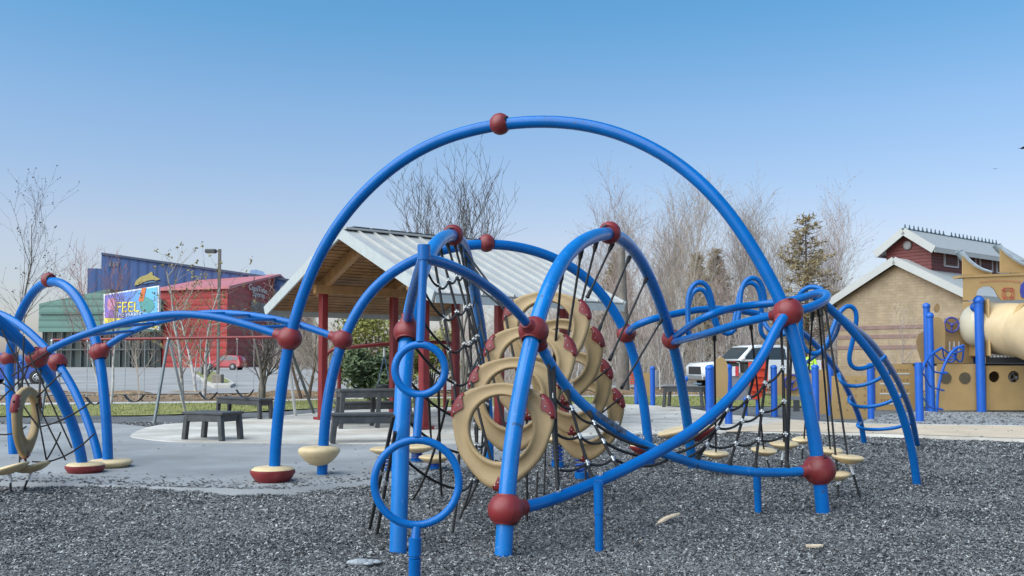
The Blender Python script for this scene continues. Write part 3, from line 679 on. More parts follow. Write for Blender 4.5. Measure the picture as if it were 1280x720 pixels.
for i, (px, py, Y, w) in enumerate(RP):
    RC.append(panel(at(px, py, Y), w/2/F*Y*1.0, R(-16) if i < 4 else R(-22), R(-8) if i < 4 else R(6), lh=.25 if i < 4 else .12))

# ropes that carry the panels
def onarch(P_, px, py, P1, P2): return onv(px, py, P1, P2)
for (tx, ty), (bx, by), Y in (((702, 341), (692, 455), 8.6), ((727, 311), (705, 455), 8.7), ((746, 301), (719, 409), 9.0), ((766, 304), (734, 372), 9.2), ((787, 321), (748, 414), 9.4), ((808, 348), (762, 450), 9.7), ((827, 400), (777, 485), 10.1)):
    a = onv(tx, ty, B1, B2); b = at(bx, by, Y); rope(a, b, .0115); fitting(a, b-a, .024, .11); fitting(b, a-b, .02, .12)
for (tx, ty), k in (((590, 352), 3), ((596, 378), 2), ((600, 405), 2), ((603, 437), 1), ((607, 470), 0)):
    a = onv(tx, ty, C1, C2); b = RC[k][0]; rope(a, b, .011); fitting(a, b-a, .022, .1); fitting(b, a-b, .02, .1)
a = onv(585, 325, C1, C2); rope(a, RC[3][0]); rope(onv(580, 312, C1, C2), RC[3][0]+V((0, 0, .05)))
for k in (0, 1, 2):
    rope(RC[k][2], V((RC[k][2].x, RC[k][2].y, .0)), .011); rope(RC[k][2], RC[k+1][0], .011)
for k in (4, 5): rope(RC[k][2], RC[k+1][1], .011)
rope(RC[6][2], V((RC[6][2].x, RC[6][2].y, 0)), .011)
for px, ty, by in ((672, 590, 630), (682, 560, 622), (645, 595, 628)):
    g = gz(px-2, by); rope(at(px, ty, g.y+.1), g, .01)
# net between the two lower rails
def clampat(p, d=(0, 0, 1), r=.014):
    d = V(d).normalized(); CLAMP.tube([p-d*.022, p+d*.022], r*1.15, 7); e = d.cross(V((.3, .9, .2))).normalized(); CLAMP.tube([p-e*.02, p+e*.02], r*.85, 6)
def fr(P_, px):                          # point of a path nearest to one image column
    return min(P_, key=lambda p: abs(640+F*p.x/(p.y*math.cos(PITCH)+(p.z-CAMH)*math.sin(PITCH))-px))
radial = []
for fpx, gpx in ((927, 868), (947, 906), (962, 945), (975, 982)):
    a, b = fr(FS, fpx), fr(GS, gpx); radial.append((a, b))
left_r = []
for fpx, gpx in ((697, 688), (745, 706), (779, 733)):
    a, b = fr(FS, fpx), fr(GS, gpx); left_r.append((a, b))
def netside(rads, fracs, m_r):
    prev = None
    for a, b in rads:
        rope(a, b, m_r, .02); fitting(a, b-a, .02, .08); fitting(b, a-b, .026, .10)
        pts = [a.lerp(b, f)-V((0, 0, .08*f*(1-f))) for f in fracs]
        for p in pts: clampat(p, b-a)
        if prev:
            for p, q in zip(prev, pts): rope(p, q, .0115, .035)
        prev = pts
    return prev
netside(radial, (.30, .52, .74), .0125)
netside(left_r, (.22, .50, .78), .0125)
# cross ropes of the middle, where the net twists flat
def mids(rads, fracs, i): a, b = rads[i]; return [a.lerp(b, f)-V((0, 0, .08*f*(1-f))) for f in fracs]
m0 = mids(radial, (.30, .52, .74), 0); m1 = mids(left_r, (.78, .50, .22), 2)
cm = fr(GS, 838)
for k in range(3):
    c = cm+V((0, 0, .05-.045*k)); rope(m0[k], c, .0125, .05); rope(c, m1[k], .0125, .06); clampat(c, (1, 0, 0))
for p, q in zip(mids(left_r, (.22, .5, .78), 0), (at(690, 462, 7.6), at(694, 520, 7.4), at(697, 575, 7.2))): rope(p, q, .011, .03)
rope(fr(GS, 687), at(697, 612, 7.0), .013); rope(at(692, 452, 7.6), fr(FS, 699), .013)
for px in (699, 747): clampat(fr(FS, px)+V((0, 0, .055)), (0, 0, 1), .02)
for px in (685, 712, 738, 770, 800): clampat(fr(GS, px)+V((0, 0, .05)), (0, 0, 1), .02)
a = bA['r']-V((0, 0, .14)); rope(a, fr(GS, 984), .0125); rope(a+V((.05, .05, 0)), fr(GS, 990)+V((0, .2, 0)), .0115)
# net in the arch beside the ring pole
fan = []
Ct = [onv(x, y, C1, C2) for x, y in ((541, 313), (549, 306), (558, 301), (567, 300), (575, 306), (582, 320))]
Cb = [V((C1.x+.35+.02*i, C1.y+.75+.62*i, .02)) for i in range(6)]
for i, (a, b) in enumerate(zip(Ct, Cb)):
    bow = V((.28*math.sin(i*.55+.4), 0, 0)); pts = [a, a.lerp(b, .3)+bow*.6, a.lerp(b, .6)+bow, a.lerp(b, .85)+bow*.7, b]
    sp = smooth_path(pts, .12, 2); ROPES.tube(sp, .0125, 6); fitting(a, sp[2]-a, .022, .10); fan.append(sp)
for f in (.14, .26, .38, .50, .62, .74, .86):
    row = [atfrac(sp, f) for sp in fan]
    first = onv(*[(531, 330), (524, 350), (516, 380), (509, 420), (506, 470), (504, 520), (502, 570)][int(round((f-.14)/.12))], C1, C2)
    last = onv(*[(588, 340), (594, 370), (600, 405), (605, 440), (608, 475), (610, 510), (611, 545)][int(round((f-.14)/.12))], C1, C2)
    row = [first]+row+[last]
    for p, q in zip(row, row[1:]): rope(p, q, .011, .045)
    for p in row[1:-1]: clampat(p, (0, 0, 1))
for (ax, ay, Y), (bx, by) in (((492, 520, 6.9), (461, 663)), ((494, 540, 7.0), (470, 671))):
    g = gz(bx, by); a = at(ax, ay, Y); rope(a, g-V((0, 0, .02)), .014); clampat(a.lerp(g, .45), g-a, .02); clampat(a.lerp(g, .62), g-a, .02)
for a, b in (((548, 480, 8.2), (552, 620)), ((560, 500, 8.6), (516, 624)), ((536, 500, 8.0), (541, 560))):
    p = at(*a); g = gz(*b); rope(p, g, .012, .12)
# net and edge-on ring in the left bay
cN = at(33, 524, 10.2)
lc = panel(cN, .37, R(98), 0, 'ring_panel')
nb = [at(x, y, 10.3) for x, y in ((28, 440), (27, 490), (22, 545), (22, 575))]
rope(hb['h2']-V((.1, 0, .1)), lc[0], .012); rope(hb['h2']-V((0, -.1, .1)), lc[1], .012); rope(lc[2], gz(37, 592), .013)
for pa, pb, d in (((2, 412), (64, 540), 0), ((64, 540), (82, 575), 0), ((2, 478), (16, 488), 0), ((0, 543), (33, 533), .03), ((40, 577), (118, 542), .10), ((45, 498), (77, 466), 0), ((30, 470), (44, 500), 0), ((44, 500), (58, 575), 0), ((35, 440), (90, 560), 0), ((48, 534), (112, 504), .04), ((15, 470), (60, 440), 0), ((22, 440), (26, 575), 0), ((30, 420), (24, 590), 0), ((0, 500), (30, 470), 0), ((76, 540), (58, 575), .02), ((0, 460), (48, 534), .02)):
    rope(at(*pa, 10.4), at(*pb, 10.4), .009, d)
ob = ROPES.build('climbing_net', ROPE, CL)
stuff(CLAMP.build('rope_clamp', STEEL, ob))
for px, py, gx_, gy_, w in ((12, 586, 14, 618, .2), (42, 584, 28, 613, .185)):
    g = gz(gx_, gy_); c = at(px, py, g.y); mb = MB(); mb.lathe(disc_prof(w, .08), 24, M.Translation(c) @ M.Rotation(-.28, 4, 'Y')); mb.build('hanging_disc', PODT, CL)
    mb = MB(); mb.m = 1; mb.tube([c, c.lerp(g, .55)], .016, 8); mb.m = 0; mb.tube([c.lerp(g, .5), g-V((0, 0, .03))], .012, 8); mb.build('disc_cable', [ROPE, WHITEM], CL)

# ================================================================ SPRING PODS
SPRB = mat('blue_spring_steel', (0.02, 0.08, 0.38), 0.35, var=.1)
def spring_pod(px, py, base_y, w, label, nsp=1):
    g = gz(px, base_y, .0); c = at(px, py, g.y); t = thing('spring_pod', label, 'stepping pod', tuple(g), 0, 'stepping pods on coil springs')
    mb = MB(); mb.lathe(disc_prof(w, .10), 26, M.Translation(c-g)); mb.build('pod_top', PODT, t)
    mb = MB(); h = (c-g).z-.03; n = 90; tr = 6
    mb.tube([V((.065*math.cos(2*PI*tr*i/n), .065*math.sin(2*PI*tr*i/n), .0+h*i/n)) for i in range(n+1)], .014, 7); mb.build('spring', SPRB, t)
    mb = MB(); mb.tube([(0, 0, -.05), (0, 0, .07)], .085, 14); mb.build('base', BLUE, t)
    return t
spring_pod(486, 563, 592, .24, 'tan pod on a blue spring, left of the ring pole'.replace('left of', 'poking out beside'))
spring_pod(521, 560, 580, .26, 'tan pod on a blue spring directly behind the ring pole')
spring_pod(543, 573, 590, .20, 'low tan pod on a spring seen through the lower blue ring')
spring_pod(697, 549, 583, .25, 'tan pod on a blue spring behind the rope net and ring panels')
spring_pod(727, 556, 597, .22, 'pod under the rearmost ring panel, its blue coil spring showing')

# ================================================================ BENCHES AND TABLES
BENCHM = mat('charcoal_recycled_plastic', (0.050, 0.052, 0.055), 0.55, var=.2, nscale=8, bump=.1, bscale=60)
add_speckle(BENCHM, .5, 5, .5, .7, (0.09, 0.092, 0.095))
def bench(A, B, depth, h, label, cat='bench', name='bench', group='charcoal plastic benches', legh=None, nleg=2, inset=.10):
    """A, B: ground points of the two near legs; the slab, its apron and legs"""
    A, B = V(A), V(B); u = (B-A).normalized(); L = (B-A).length; v = V((-u.y, u.x, 0)); c = (A+B)/2+v*depth/2
    z0 = A.z; t = thing(name, label, cat, (c.x, c.y, z0), math.atan2(u.y, u.x), group)
    W = depth
    for k in range(3):
        mb = MB(); w = W/3+.02; mb.box((0, -W/2-.02+(k+.5)*(W+.04)/3, h-.02), (L+.10, (W+.04)/3-.008, .045), bev=.008); mb.build('top_slat', BENCHM, t)
    for s in (-1, 1):
        mb = MB(); mb.box((0, s*(W/2-.02), h-.10), (L-.04, .04, .115), bev=.006); mb.build('apron', BENCHM, t)
        mb = MB(); mb.box((s*(L/2-.02), 0, h-.10), (.04, W-.09, .115), bev=.006); mb.build('end_rail', BENCHM, t)
    for i in range(nleg):
        for s in (-1, 1):
            x = -L/2+.03+(L-.06)*i/(nleg-1); sp = (1 if x > 0 else -1)*.045
            mb = MB(); mb.bar((x+sp, s*(W/2-.03), 0), (x, s*(W/2-.035), h-.045), .085, .085, up=(0, 1, 0), bev=.008); mb.build('leg', BENCHM, t)
    return t
ZP = .055
bench(gz(230, 549.5, ZP), gz(275, 551.5, ZP), .52, .47, 'short charcoal bench at the tip of the pale plaza')
bench(gz(271, 520, ZP), gz(323, 524, ZP), .36, .46, 'charcoal bench standing between the swings and the short bench')
bench(gz(417, 554, ZP), gz(523, 552, ZP), .40, .47, 'long charcoal bench nearest the pavilion posts')
bench(gz(420, 531, ZP), gz(497, 530, ZP), .38, .47, 'charcoal bench behind the picnic table', group='charcoal plastic benches')
bench(gz(427, 536, ZP), gz(521, 534, ZP), .75, .76, 'tall charcoal picnic table between two benches under the pavilion', 'table', 'picnic_table', 'charcoal plastic tables', nleg=3)
bench(gz(830, 509, ZP), gz(877, 510, ZP), .6, .60, 'charcoal table with blue things on it, in front of the white truck', 'table', 'picnic_table', 'charcoal plastic tables')
tb = gz(852, 508, ZP)
mb = MB(); BAGB = mat('blue_bag_fabric', (0.02, 0.16, 0.6), .7); c = at(853, 482, tb.y+.25)
mb.ball((0, 0, .0), .14, 14, 8, (1, .8, .75)); mb.ball((.10, 0, .08), .08, 10, 6); o = mb.build('bag', BAGB); mb = MB(); mb.tube([(-.08, -.02, .08), (-.03, -.02, .17), (.05, -.02, .16), (.08, -.02, .08)], .012, 6); mb.build('strap', BAGB, o)
o.location = (c.x, c.y, ZP+.60+.11); tag(o, 'bright blue bag slumped on the charcoal table', 'bag')
mb = MB(); mb.lathe([(.03, 0), (.10, .005), (.13, .05), (.135, .055), (.12, .05), (.09, .015), (.01, .012)], 18); o = mb.build('bowl', mat('pale_blue_bowl', (.35, .55, .7), .4)); c = at(872, 484, tb.y+.25); o.location = (c.x, c.y, ZP+.608)
tag(o, 'pale blue bowl on the charcoal table beside the blue bag', 'bowl')

# ================================================================ SWING SET
SWR = mat('swing_red_paint', (0.20, 0.022, 0.022), .45, var=.15); SEAT = mat('swing_seat_rubber', (0.03, 0.032, 0.035), .5)
CHAIN = mat('swing_chain', (0.42, 0.43, 0.43), .45, .7, var=.2, nscale=40)
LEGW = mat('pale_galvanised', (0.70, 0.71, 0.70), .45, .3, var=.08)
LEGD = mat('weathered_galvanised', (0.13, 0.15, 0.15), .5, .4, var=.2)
sw = at(211, 423, 22.6); swL = at(66, 425, 23.4); swR = at(357, 421, 22.0)
t = thing('swing_set', 'long swing frame with a thin red top bar and grey legs on mulch beside lawn', 'swing set', (sw.x, sw.y, 0))
og = V((sw.x, sw.y, 0))
mb = MB(); mb.tube([swL, sw], .033, 10); mb.build('top_bar', SWR, t, og); mb = MB(); mb.tube([sw, swR], .033, 10); mb.build('top_bar', SWR, t, og)
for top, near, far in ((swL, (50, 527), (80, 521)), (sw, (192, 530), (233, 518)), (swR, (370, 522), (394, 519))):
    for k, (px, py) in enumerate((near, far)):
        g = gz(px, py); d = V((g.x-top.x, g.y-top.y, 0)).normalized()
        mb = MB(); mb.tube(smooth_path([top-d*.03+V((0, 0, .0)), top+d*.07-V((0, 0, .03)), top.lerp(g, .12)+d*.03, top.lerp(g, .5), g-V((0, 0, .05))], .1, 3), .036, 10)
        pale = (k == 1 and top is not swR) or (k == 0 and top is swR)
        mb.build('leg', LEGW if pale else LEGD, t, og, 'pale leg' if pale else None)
for i, (xl, xr, yb, lab) in enumerate(((155.7, 179.6, 503, 'belt swing between the two A-frames, nearest the middle legs'), (249.6, 271, 500, 'belt swing just past the middle A-frame, over the short bench'), (295.6, 316.7, 497, 'belt swing over the second charcoal bench'), (108, 129, 506, 'belt swing partly hidden by the thick blue arch leg'))):
    f = ((xl+xr)/2-66)/(357-66); top = swL.lerp(swR, f); yb_ = yb
    a = at(xl, 424, top.y); b = at(xr, 424, top.y); lo = at((xl+xr)/2, yb_, top.y)
    t = thing('swing', lab, 'swing', (lo.x, lo.y, lo.z), 0, 'belt swings on the red bar')
    w = (b.x-a.x); 
    for s in (-1, 1):
        mb = MB(); mb.tube([(s*w/2, 0, top.z-.03-lo.z), (s*w/2, 0, .17)], .0075, 5); mb.build('chain', CHAIN, t)
        mb = MB(); mb.lathe([(.02, 0), (.03, .03), (.02, .06)], 8, M.Translation((s*w/2, 0, top.z-.07-lo.z))); mb.build('hanger', STEEL, t)
    mb = MB(); n = 10; vs_ = []; fs_ = []
    for j in range(n+1):
        q = -1+2*j/n; z = .17*q*q; x = w/2*q
        for yy, zz in ((-.075, 0), (.075, 0), (.075, .014), (-.075, .014)): vs_.append((x, yy, z+zz))
    for j in range(n):
        for q in range(4): fs_.append((j*4+q, (j+1)*4+q, (j+1)*4+(q+1) % 4, j*4+(q+1) % 4))
    mb.add(vs_, fs_, True); mb.build('seat', SEAT, t)
# red arched swing frame behind the pavilion
yb = 24.5; a = at(404, 474, yb); g = gz(404, 518)
t = thing('red_swing_set', 'red rounded swing frame behind the pavilion, beside an evergreen', 'swing set', (a.x, yb, 0)); og = V((a.x, yb, 0))
pts = [V((a.x, yb, -.05)), a, at(405, 455, yb), at(408, 442, yb), at(416, 436, yb), at(440, 434, yb), at(487, 430, yb+.3), at(560, 428, yb+.6), at(566, 434, yb+.6), at(569, 450, yb+.6), V((at(570, 470, yb+.6).x, yb+.6, -.05))]
mb = MB(); mb.tube(smooth_path(pts, .12, 2), .05, 12); mb.build('frame', SWR, t, og)
for px in (424, 556):
    p = at(px, 434, yb+(.05 if px < 500 else .55)); mb = MB(); mb.tube([p, (p.x, p.y+.1, -.05)], .048, 12); mb.build('post', SWR, t, og)
p = at(480, 432, yb+.25); q = at(480, 486, yb+.25); sb = mat('swing_chain_blue', (.10, .16, .3), .5)
t = thing('bucket_swing', 'blue chained swing hanging from the red rounded frame', 'swing', tuple(q))
for s in (-1, 1):
    mb = MB(); mb.tube([(0, 0, p.z-q.z-.25), (s*.16, 0, .1)], .012, 6); mb.build('chain', sb, t)
mb = MB(); mb.tube([(0, 0, p.z-q.z-.05), (0, 0, p.z-q.z-.28)], .03, 8); mb.build('hanger', LEGW, t)
mb = MB(); mb.lathe([(.10, -.12), (.2, -.08), (.22, .06), (.24, .10), (.21, .11), (.18, .0)], 16); mb.build('seat', SEAT, t)

# ================================================================ PAVILION
H_E = 2.62
E1 = gz(333, 386, H_E) if False else None
def zplane(px, py, z): r = ray(px, py); return O + r*((z-CAMH)/r.z)
E1 = zplane(334, 385, H_E); E2 = zplane(541, 366, H_E)
U_ = (E2-E1).normalized(); GW = (E2-E1).length; W_ = V((-U_.y, U_.x, 0))
if W_.y < 0: W_ = -W_
apx = (E1+E2)/2; APZ = CAMH + (450-287)/F*apx.y*1.0
RISE = APZ-H_E; RL = 5.0
def PVn(u, v, z): return E1 + U_*u + W_*v + V((0, 0, z-H_E))
ROOFM = mat('pale_metal_roof', (0.435, 0.43, 0.41), .55, .05, var=.08, nscale=1.5); FASC = mat('pale_green_fascia', (0.42, 0.45, 0.44), .5, var=.06)
WOOD = mat('warm_soffit_wood', (0.25, 0.125, 0.045), .55, var=.3, nscale=2.5); BEAM = mat('glulam_beam', (0.36, 0.19, 0.075), .5, var=.15, nscale=5)
POSTR = mat('oxblood_post_paint', (0.20, 0.016, 0.018), .45, var=.12)
t = thing('pavilion', 'open picnic pavilion with a pale metal gable roof on red posts', 'pavilion', (E1.x, E1.y, 0)); og = V((E1.x, E1.y, 0))
npn = 13; TH = .10
for side in (0, 1):
    ub = 0 if side == 0 else GW; ut = GW/2; sg = 1 if side == 0 else -1
    nrm = (U_*(-sg*RISE) + V((0, 0, GW/2))).normalized(); slope = (PVn(ut, 0, APZ)-PVn(ub, 0, H_E))
    for k in range(npn):
        v0 = RL*k/npn; v1 = RL*(k+1)/npn-.012; mb = MB()
        a, b, c, d = PVn(ub, v0, H_E), PVn(ub, v1, H_E), PVn(ut, v1, APZ), PVn(ut, v0, APZ)
        e0 = -slope.normalized()*.05
        vs_ = [a+e0, b+e0, c, d, a+e0+nrm*.03, b+e0+nrm*.03, c+nrm*.03, d+nrm*.03]
        mb.add(vs_, [(0, 3, 2, 1), (4, 5, 6, 7), (0, 1, 5, 4), (1, 2, 6, 5), (2, 3, 7, 6), (3, 0, 4, 7)])
        s0 = a+e0+nrm*.03+W_*(RL/npn-.03); mb.bar(s0+nrm*.022, s0+nrm*.022+slope*1.005, .032, .045, up=nrm)
        mb.build('roof_panel', ROOFM, t, og)
    # soffit boards under the panels
    mb = MB(); nb = 26
    for k in range(nb):
        f0 = k/nb; f1 = (k+1)/nb-.006
        a = PVn(ub, .06, H_E)+slope*f0-nrm*.035; b = PVn(ub, RL-.06, H_E)+slope*f0-nrm*.035; c = PVn(ub, RL-.06, H_E)+slope*f1-nrm*.035; d = PVn(ub, .06, H_E)+slope*f1-nrm*.035
        q = -nrm*(.022+.006*random.random()); mb.add([a, b, c, d, a+q, b+q, c+q, d+q], [(0, 1, 2, 3), (4, 7, 6, 5), (0, 4, 5, 1), (1, 5, 6, 2), (2, 6, 7, 3), (3, 7, 4, 0)])
    stuff(mb.build('soffit_boards', WOOD, t, og))
    # rake fascia, eave fascia
    for v in (-.02, RL+.0):
        mb = MB(); a = PVn(ub, v, H_E)-slope.normalized()*.08-nrm*.05; b = PVn(ut, v, APZ)-nrm*.05+slope.normalized()*.03
        mb.bar(a+nrm*.0, b, .045, .23, up=nrm); mb.build('rake_board', FASC, t, og)
    mb = MB(); a = PVn(ub, .02, H_E)-slope.normalized()*.07-nrm*.03-V((0, 0, .05)); b = PVn(ub, RL-.02, H_E)-slope.normalized()*.07-nrm*.03-V((0, 0, .05)); mb.bar(a, b, .04, .15); mb.build('eave_board', FASC, t, og)
    uu = 1.5 if side == 0 else GW-1.2
    for v in (.65, 2.55, 4.4):
        mb = MB(); k0 = (uu if side == 0 else GW-uu)/(GW/2)
        a = PVn(ub, v, H_E)+slope*(k0-.12)-nrm*.17; b = PVn(ut, v, APZ)-nrm*.17; mb.bar(a, b, .13, .22, up=nrm); mb.build('rafter', BEAM, t, og)
        pz = (PVn(ub, v, H_E)+slope*k0).z-.22; p = PVn(uu, v, 0)
        mb = MB(); mb.box((p.x, p.y, pz/2), (.17, .17, pz), math.atan2(U_.y, U_.x), bev=.02); mb.box((p.x, p.y, .09), (.30, .30, .06), math.atan2(U_.y, U_.x)); mb.build('post', POSTR, t, og)
    mb = MB(); k0 = (uu if side == 0 else GW-uu)/(GW/2); a = PVn(ub, .35, H_E)+slope*k0-nrm*.30; b = PVn(ub, RL-.3, H_E)+slope*k0-nrm*.30
    mb.bar(a-V((0, 0, .02)), b-V((0, 0, .02)), .12, .2); mb.build('eave_beam', BEAM, t, og)
for k in range(10):
    v0 = .25+(RL-.45)*k/10; mb = MB(); a = PVn(GW/2, v0, APZ+.07); b = PVn(GW/2, v0+(RL-.4)/10-.05, APZ+.07); mb.bar(a, b, .26, .05, bev=.01); mb.build('ridge_cap', DGREY, t, og)
mb = MB(); mb.bar(PVn(GW/2, .05, APZ+.035), PVn(GW/2, RL-.02, APZ+.035), .34, .04); mb.build('ridge_flashing', ROOFM, t, og)

# ================================================================ MIDDLE PLAY PANELS
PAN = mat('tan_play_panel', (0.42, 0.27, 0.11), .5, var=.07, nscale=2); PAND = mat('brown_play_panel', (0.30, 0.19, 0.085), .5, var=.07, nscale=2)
BLUED = mat('blue_post_paint', (0.008, 0.10, 0.46), .4, var=.08)
REDB = mat('orange_red_plastic', (0.62, 0.06, 0.02), .45, var=.06); GREYP = mat('grey_play_panel', (.22, .23, .25), .5, var=.1)
def post(px, yb, yt, r, t, og, Y=None, z=0):
    g = gz(px, yb, z); top = at(px, yt, g.y); mb = MB(); mb.tube([(g.x, g.y, -.1), (g.x, g.y, top.z)], r, 12); mb.lathe([(r, 0), (r*1.12, .02), (r*1.1, .05), (r*.7, .09), (.01, .10)], 12, M.Translation((g.x, g.y, top.z-.02))); return mb.build('post', BLUED, t, og)
def flatpanel(pix, Y, th, name, m, t, og, yaw=0):
    c = at(sum(p[0] for p in pix)/len(pix), 450, Y); out = []
    for x, y in pix: q = at(x, y, Y); out.append((q.x-c.x, q.z))
    mt = M.Translation((c.x, Y, 0)) @ M.Rotation(yaw, 4, 'Z') @ M(((1, 0, 0, 0), (0, 0, -1, 0), (0, 1, 0, 0), (0, 0, 0, 1)))
    mb = MB(); mb.prism(out, -th/2, th/2, mt); return mb.build(name, m, t, og)
def circ(cx, cy, r, n=20, ry=None, a0=0, a1=2*PI): return [(cx+r*math.cos(a0+(a1-a0)*i/n), cy-(ry or r)*math.sin(a0+(a1-a0)*i/n)) for i in range(n+(0 if a1-a0 > 6.2 else 1))]
def wheel(c, r, t, og, m, n_sp=3, nm='steering_wheel'):
    mb = MB(); mb.tube([V(c)+V((r*math.cos(a), 0, r*math.sin(a))) for a in [2*PI*i/26 for i in range(26)]], .026, 8, closed=True)
    for i in range(n_sp):
        a = 2*PI*i/n_sp+.5; mb.tube([V(c), V(c)+V((r*math.cos(a), 0, r*math.sin(a)))], .018, 6)
    mb.ball(tuple(V(c)-V((0, .03, 0))), .05, 10, 6); return mb.build(nm, m, t, og)
PURP = mat('indigo_plastic', (0.05, 0.06, 0.30), .4)
Ypan = gz(900, 537).y; g = gz(900, 537)
t = thing('panel_station', 'rounded tan panel between two blue posts near the charcoal table', 'play panel', (g.x, g.y, 0)); og = V((g.x, g.y, 0))
post(888, 540, 461, .085, t, og); post(911, 533, 460, .08, t, og)
flatpanel([(893, 497), (909, 497), (910, 470), (909, 455), (905, 448), (900, 446), (896, 449), (893, 456)], Ypan, .04, 'panel', PAN, t, og)
g = gz(806, 507); t = thing('panel_station', 'slim blue post station with a red slatted bead panel behind the pavilion plaza', 'play panel', (g.x, g.y, 0)); og = V((g.x, g.y, 0))
post(796, 507, 463, .075, t, og); post(816, 509, 461, .075, t, og)
flatpanel([(798, 495), (814, 495), (814, 466), (798, 466)], g.y, .03, 'panel', PAN, t, og)
for k in range(7):
    p = at(790, 464+k*2.6, g.y-.05); mb = MB(); mb.tube([p-V((.07, 0, 0)), p+V((.07, 0, 0))], .02, 8); mb.build('bead', REDB, t, og)
mb = MB(); p = at(820, 470, g.y); mb.box((p.x+.02, p.y, p.z-.1), (.09, .12, .55), bev=.02); mb.build('side_box', GREYP, t, og)
g = gz(930, 519); t = thing('panel_station', 'low grey panel station with blue post and small white and red notice', 'play panel', (g.x, g.y, 0)); og = V((g.x, g.y, 0))
flatpanel([(914, 500), (950, 500), (950, 466), (914, 466)], g.y, .05, 'panel', GREYP, t, og); post(932, 520, 500, .05, t, og); post(968, 520, 460, .08, t, og)
flatpanel([(914, 470), (919, 470), (919, 458), (914, 458)], g.y-.05, .02, 'notice', mat('notice_white', (.75, .75, .75), .5), t, og); flatpanel([(919.3, 470), (923, 470), (923, 458), (919.3, 458)], g.y-.05, .02, 'notice', mat('notice_red', (.6, .05, .06), .5), t, og)
g = gz(948, 520); t = thing('step_climber', 'orange-red stepped slab climber standing behind the rope net', 'climber', (g.x, g.y, 0)); og = V((g.x, g.y, 0))
flatpanel([(936, 453), (960, 450), (959, 478), (955, 492), (948, 499), (941, 499), (937, 480)], g.y, .12, 'slab', REDB, t, og)
for k, y in enumerate((461, 471, 480, 489)): flatpanel([(938.5, y), (958, y), (958, y-2.2), (938.5, y-2.2)], g.y-.10, .08, 'step', REDB, t, og)
mb = MB(); mb.tube([(g.x, g.y+.05, -.1), (g.x, g.y+.05, .6)], .05, 8); mb.build('post', BLUED, t, og)
g = gz(990, 515); t = thing('wheel_panel', 'tan play panel with a blue steering wheel, beside the thick arch leg', 'play panel', (g.x, g.y, 0)); og = V((g.x, g.y, 0))
flatpanel([(970, 494), (1018, 494), (1018, 467), (970, 467)], g.y, .05, 'panel', PAN, t, og); wheel(at(990, 478, g.y-.10), .20, t, og, PURP)
post(1020, 527, 460, .08, t, og); flatpanel([(984, 500), (1003, 500), (1003, 495), (984, 495)], g.y-.02, .03, 'shelf', GREYP, t, og); flatpanel([(992, 515), (999, 515), (999, 500), (992, 500)], g.y, .08, 'stem', DGREY, t, og)

# ================================================================ PLAY SHIP
g0 = gz(1226, 517); YS = g0.y
t = thing('play_ship', 'tan ship-shaped play structure with blue posts, portholes and finned canopy', 'play structure', (g0.x, YS, 0)); og = V((g0.x, YS, 0))
DARKH = mat('porthole_smoke', (0.10, 0.08, 0.05), .3); DECK = mat('dark_deck', (.02, .02, .022), .6)
def sp(x, y, d=0): return at(x, y, YS+d)
def pole(px, y0, y1, d, r, rings=()):
    a, b = sp(px, y1, d), sp(px, y0, d); mb = MB(); mb.tube([(b.x, b.y, -.1 if y0 > 505 else b.z), (b.x, b.y, a.z-.02)], r, 16); mb.ball((b.x, b.y, a.z), r*1.22, 16, 9, (1, 1, .95)); o = mb.build('post', BLUED, t, og)
    for y in rings:
        c = sp(px, y, d); m2 = MB(); m2.lathe([(r*1.02, -.03), (r*1.16, -.03), (r*1.16, .03), (r*1.02, .03)], 16, M.Translation((b.x, b.y, c.z))); m2.build('clamp', RED, o)
pole(1227, 517, 376, -.05, .115, (386, 393, 440)); pole(1219, 514, 379, 1.2, .09, (470,)); pole(1161, 512, 383, .9, .085, (408, 471)); pole(1165, 513, 395, .2, .085, (423, 483)); pole(1213, 400, 380, 1.9, .06)
mb = MB(); mb.ball(tuple(sp(1219, 384, .2)), .13, 14, 8); mb.build('post_elbow', BLUED, t, og)
flatpanel([(1171, 513), (1222, 513), (1222, 455), (1171, 455)], YS+.1, .05, 'hull_panel', PAN, t, og)
for cx in (1182, 1206): flatpanel(circ(cx, 472.5, 7.2), YS+.068, .03, 'porthole', DARKH, t, og)
# hull with open portholes, cut as a real ring of holes
import bmesh
def holed(outer, holes, Y, th, name, m):
    bm = bmesh.new(); ed = []
    for loop in [outer]+holes:
        vs_ = []
        for x, y in loop: q = at(x, y, Y); vs_.append(bm.verts.new((q.x, Y, q.z)))
        for i in range(len(vs_)): ed.append(bm.edges.new((vs_[i], vs_[(i+1) % len(vs_)])))
    bmesh.ops.triangle_fill(bm, edges=ed, use_beauty=True)
    r = bmesh.ops.extrude_face_region(bm, geom=bm.faces[:]); bmesh.ops.translate(bm, vec=(0, th, 0), verts=[e for e in r['geom'] if isinstance(e, bmesh.types.BMVert)])
    bmesh.ops.recalc_face_normals(bm, faces=bm.faces); me = bpy.data.meshes.new(name); bmesh.ops.translate(bm, vec=-og, verts=bm.verts); bm.to_mesh(me); bm.free(); me.materials.append(m)
    o = bpy.data.objects.new(name, me); COL.objects.link(o); o.parent = t; return o
holed([(1233, 513), (1420, 513), (1420, 457), (1233, 457)], [circ(1243, 471, 7), circ(1267.5, 471, 7.5), circ(1293, 471, 7.5), circ(1318, 471, 7.5)], YS+.05, .06, 'hull_panel', PAN)
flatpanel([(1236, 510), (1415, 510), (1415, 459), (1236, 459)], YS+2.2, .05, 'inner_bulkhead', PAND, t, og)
wheel(sp(1269, 472, .5), .15, t, og, LEGW, 4, 'hull_wheel')
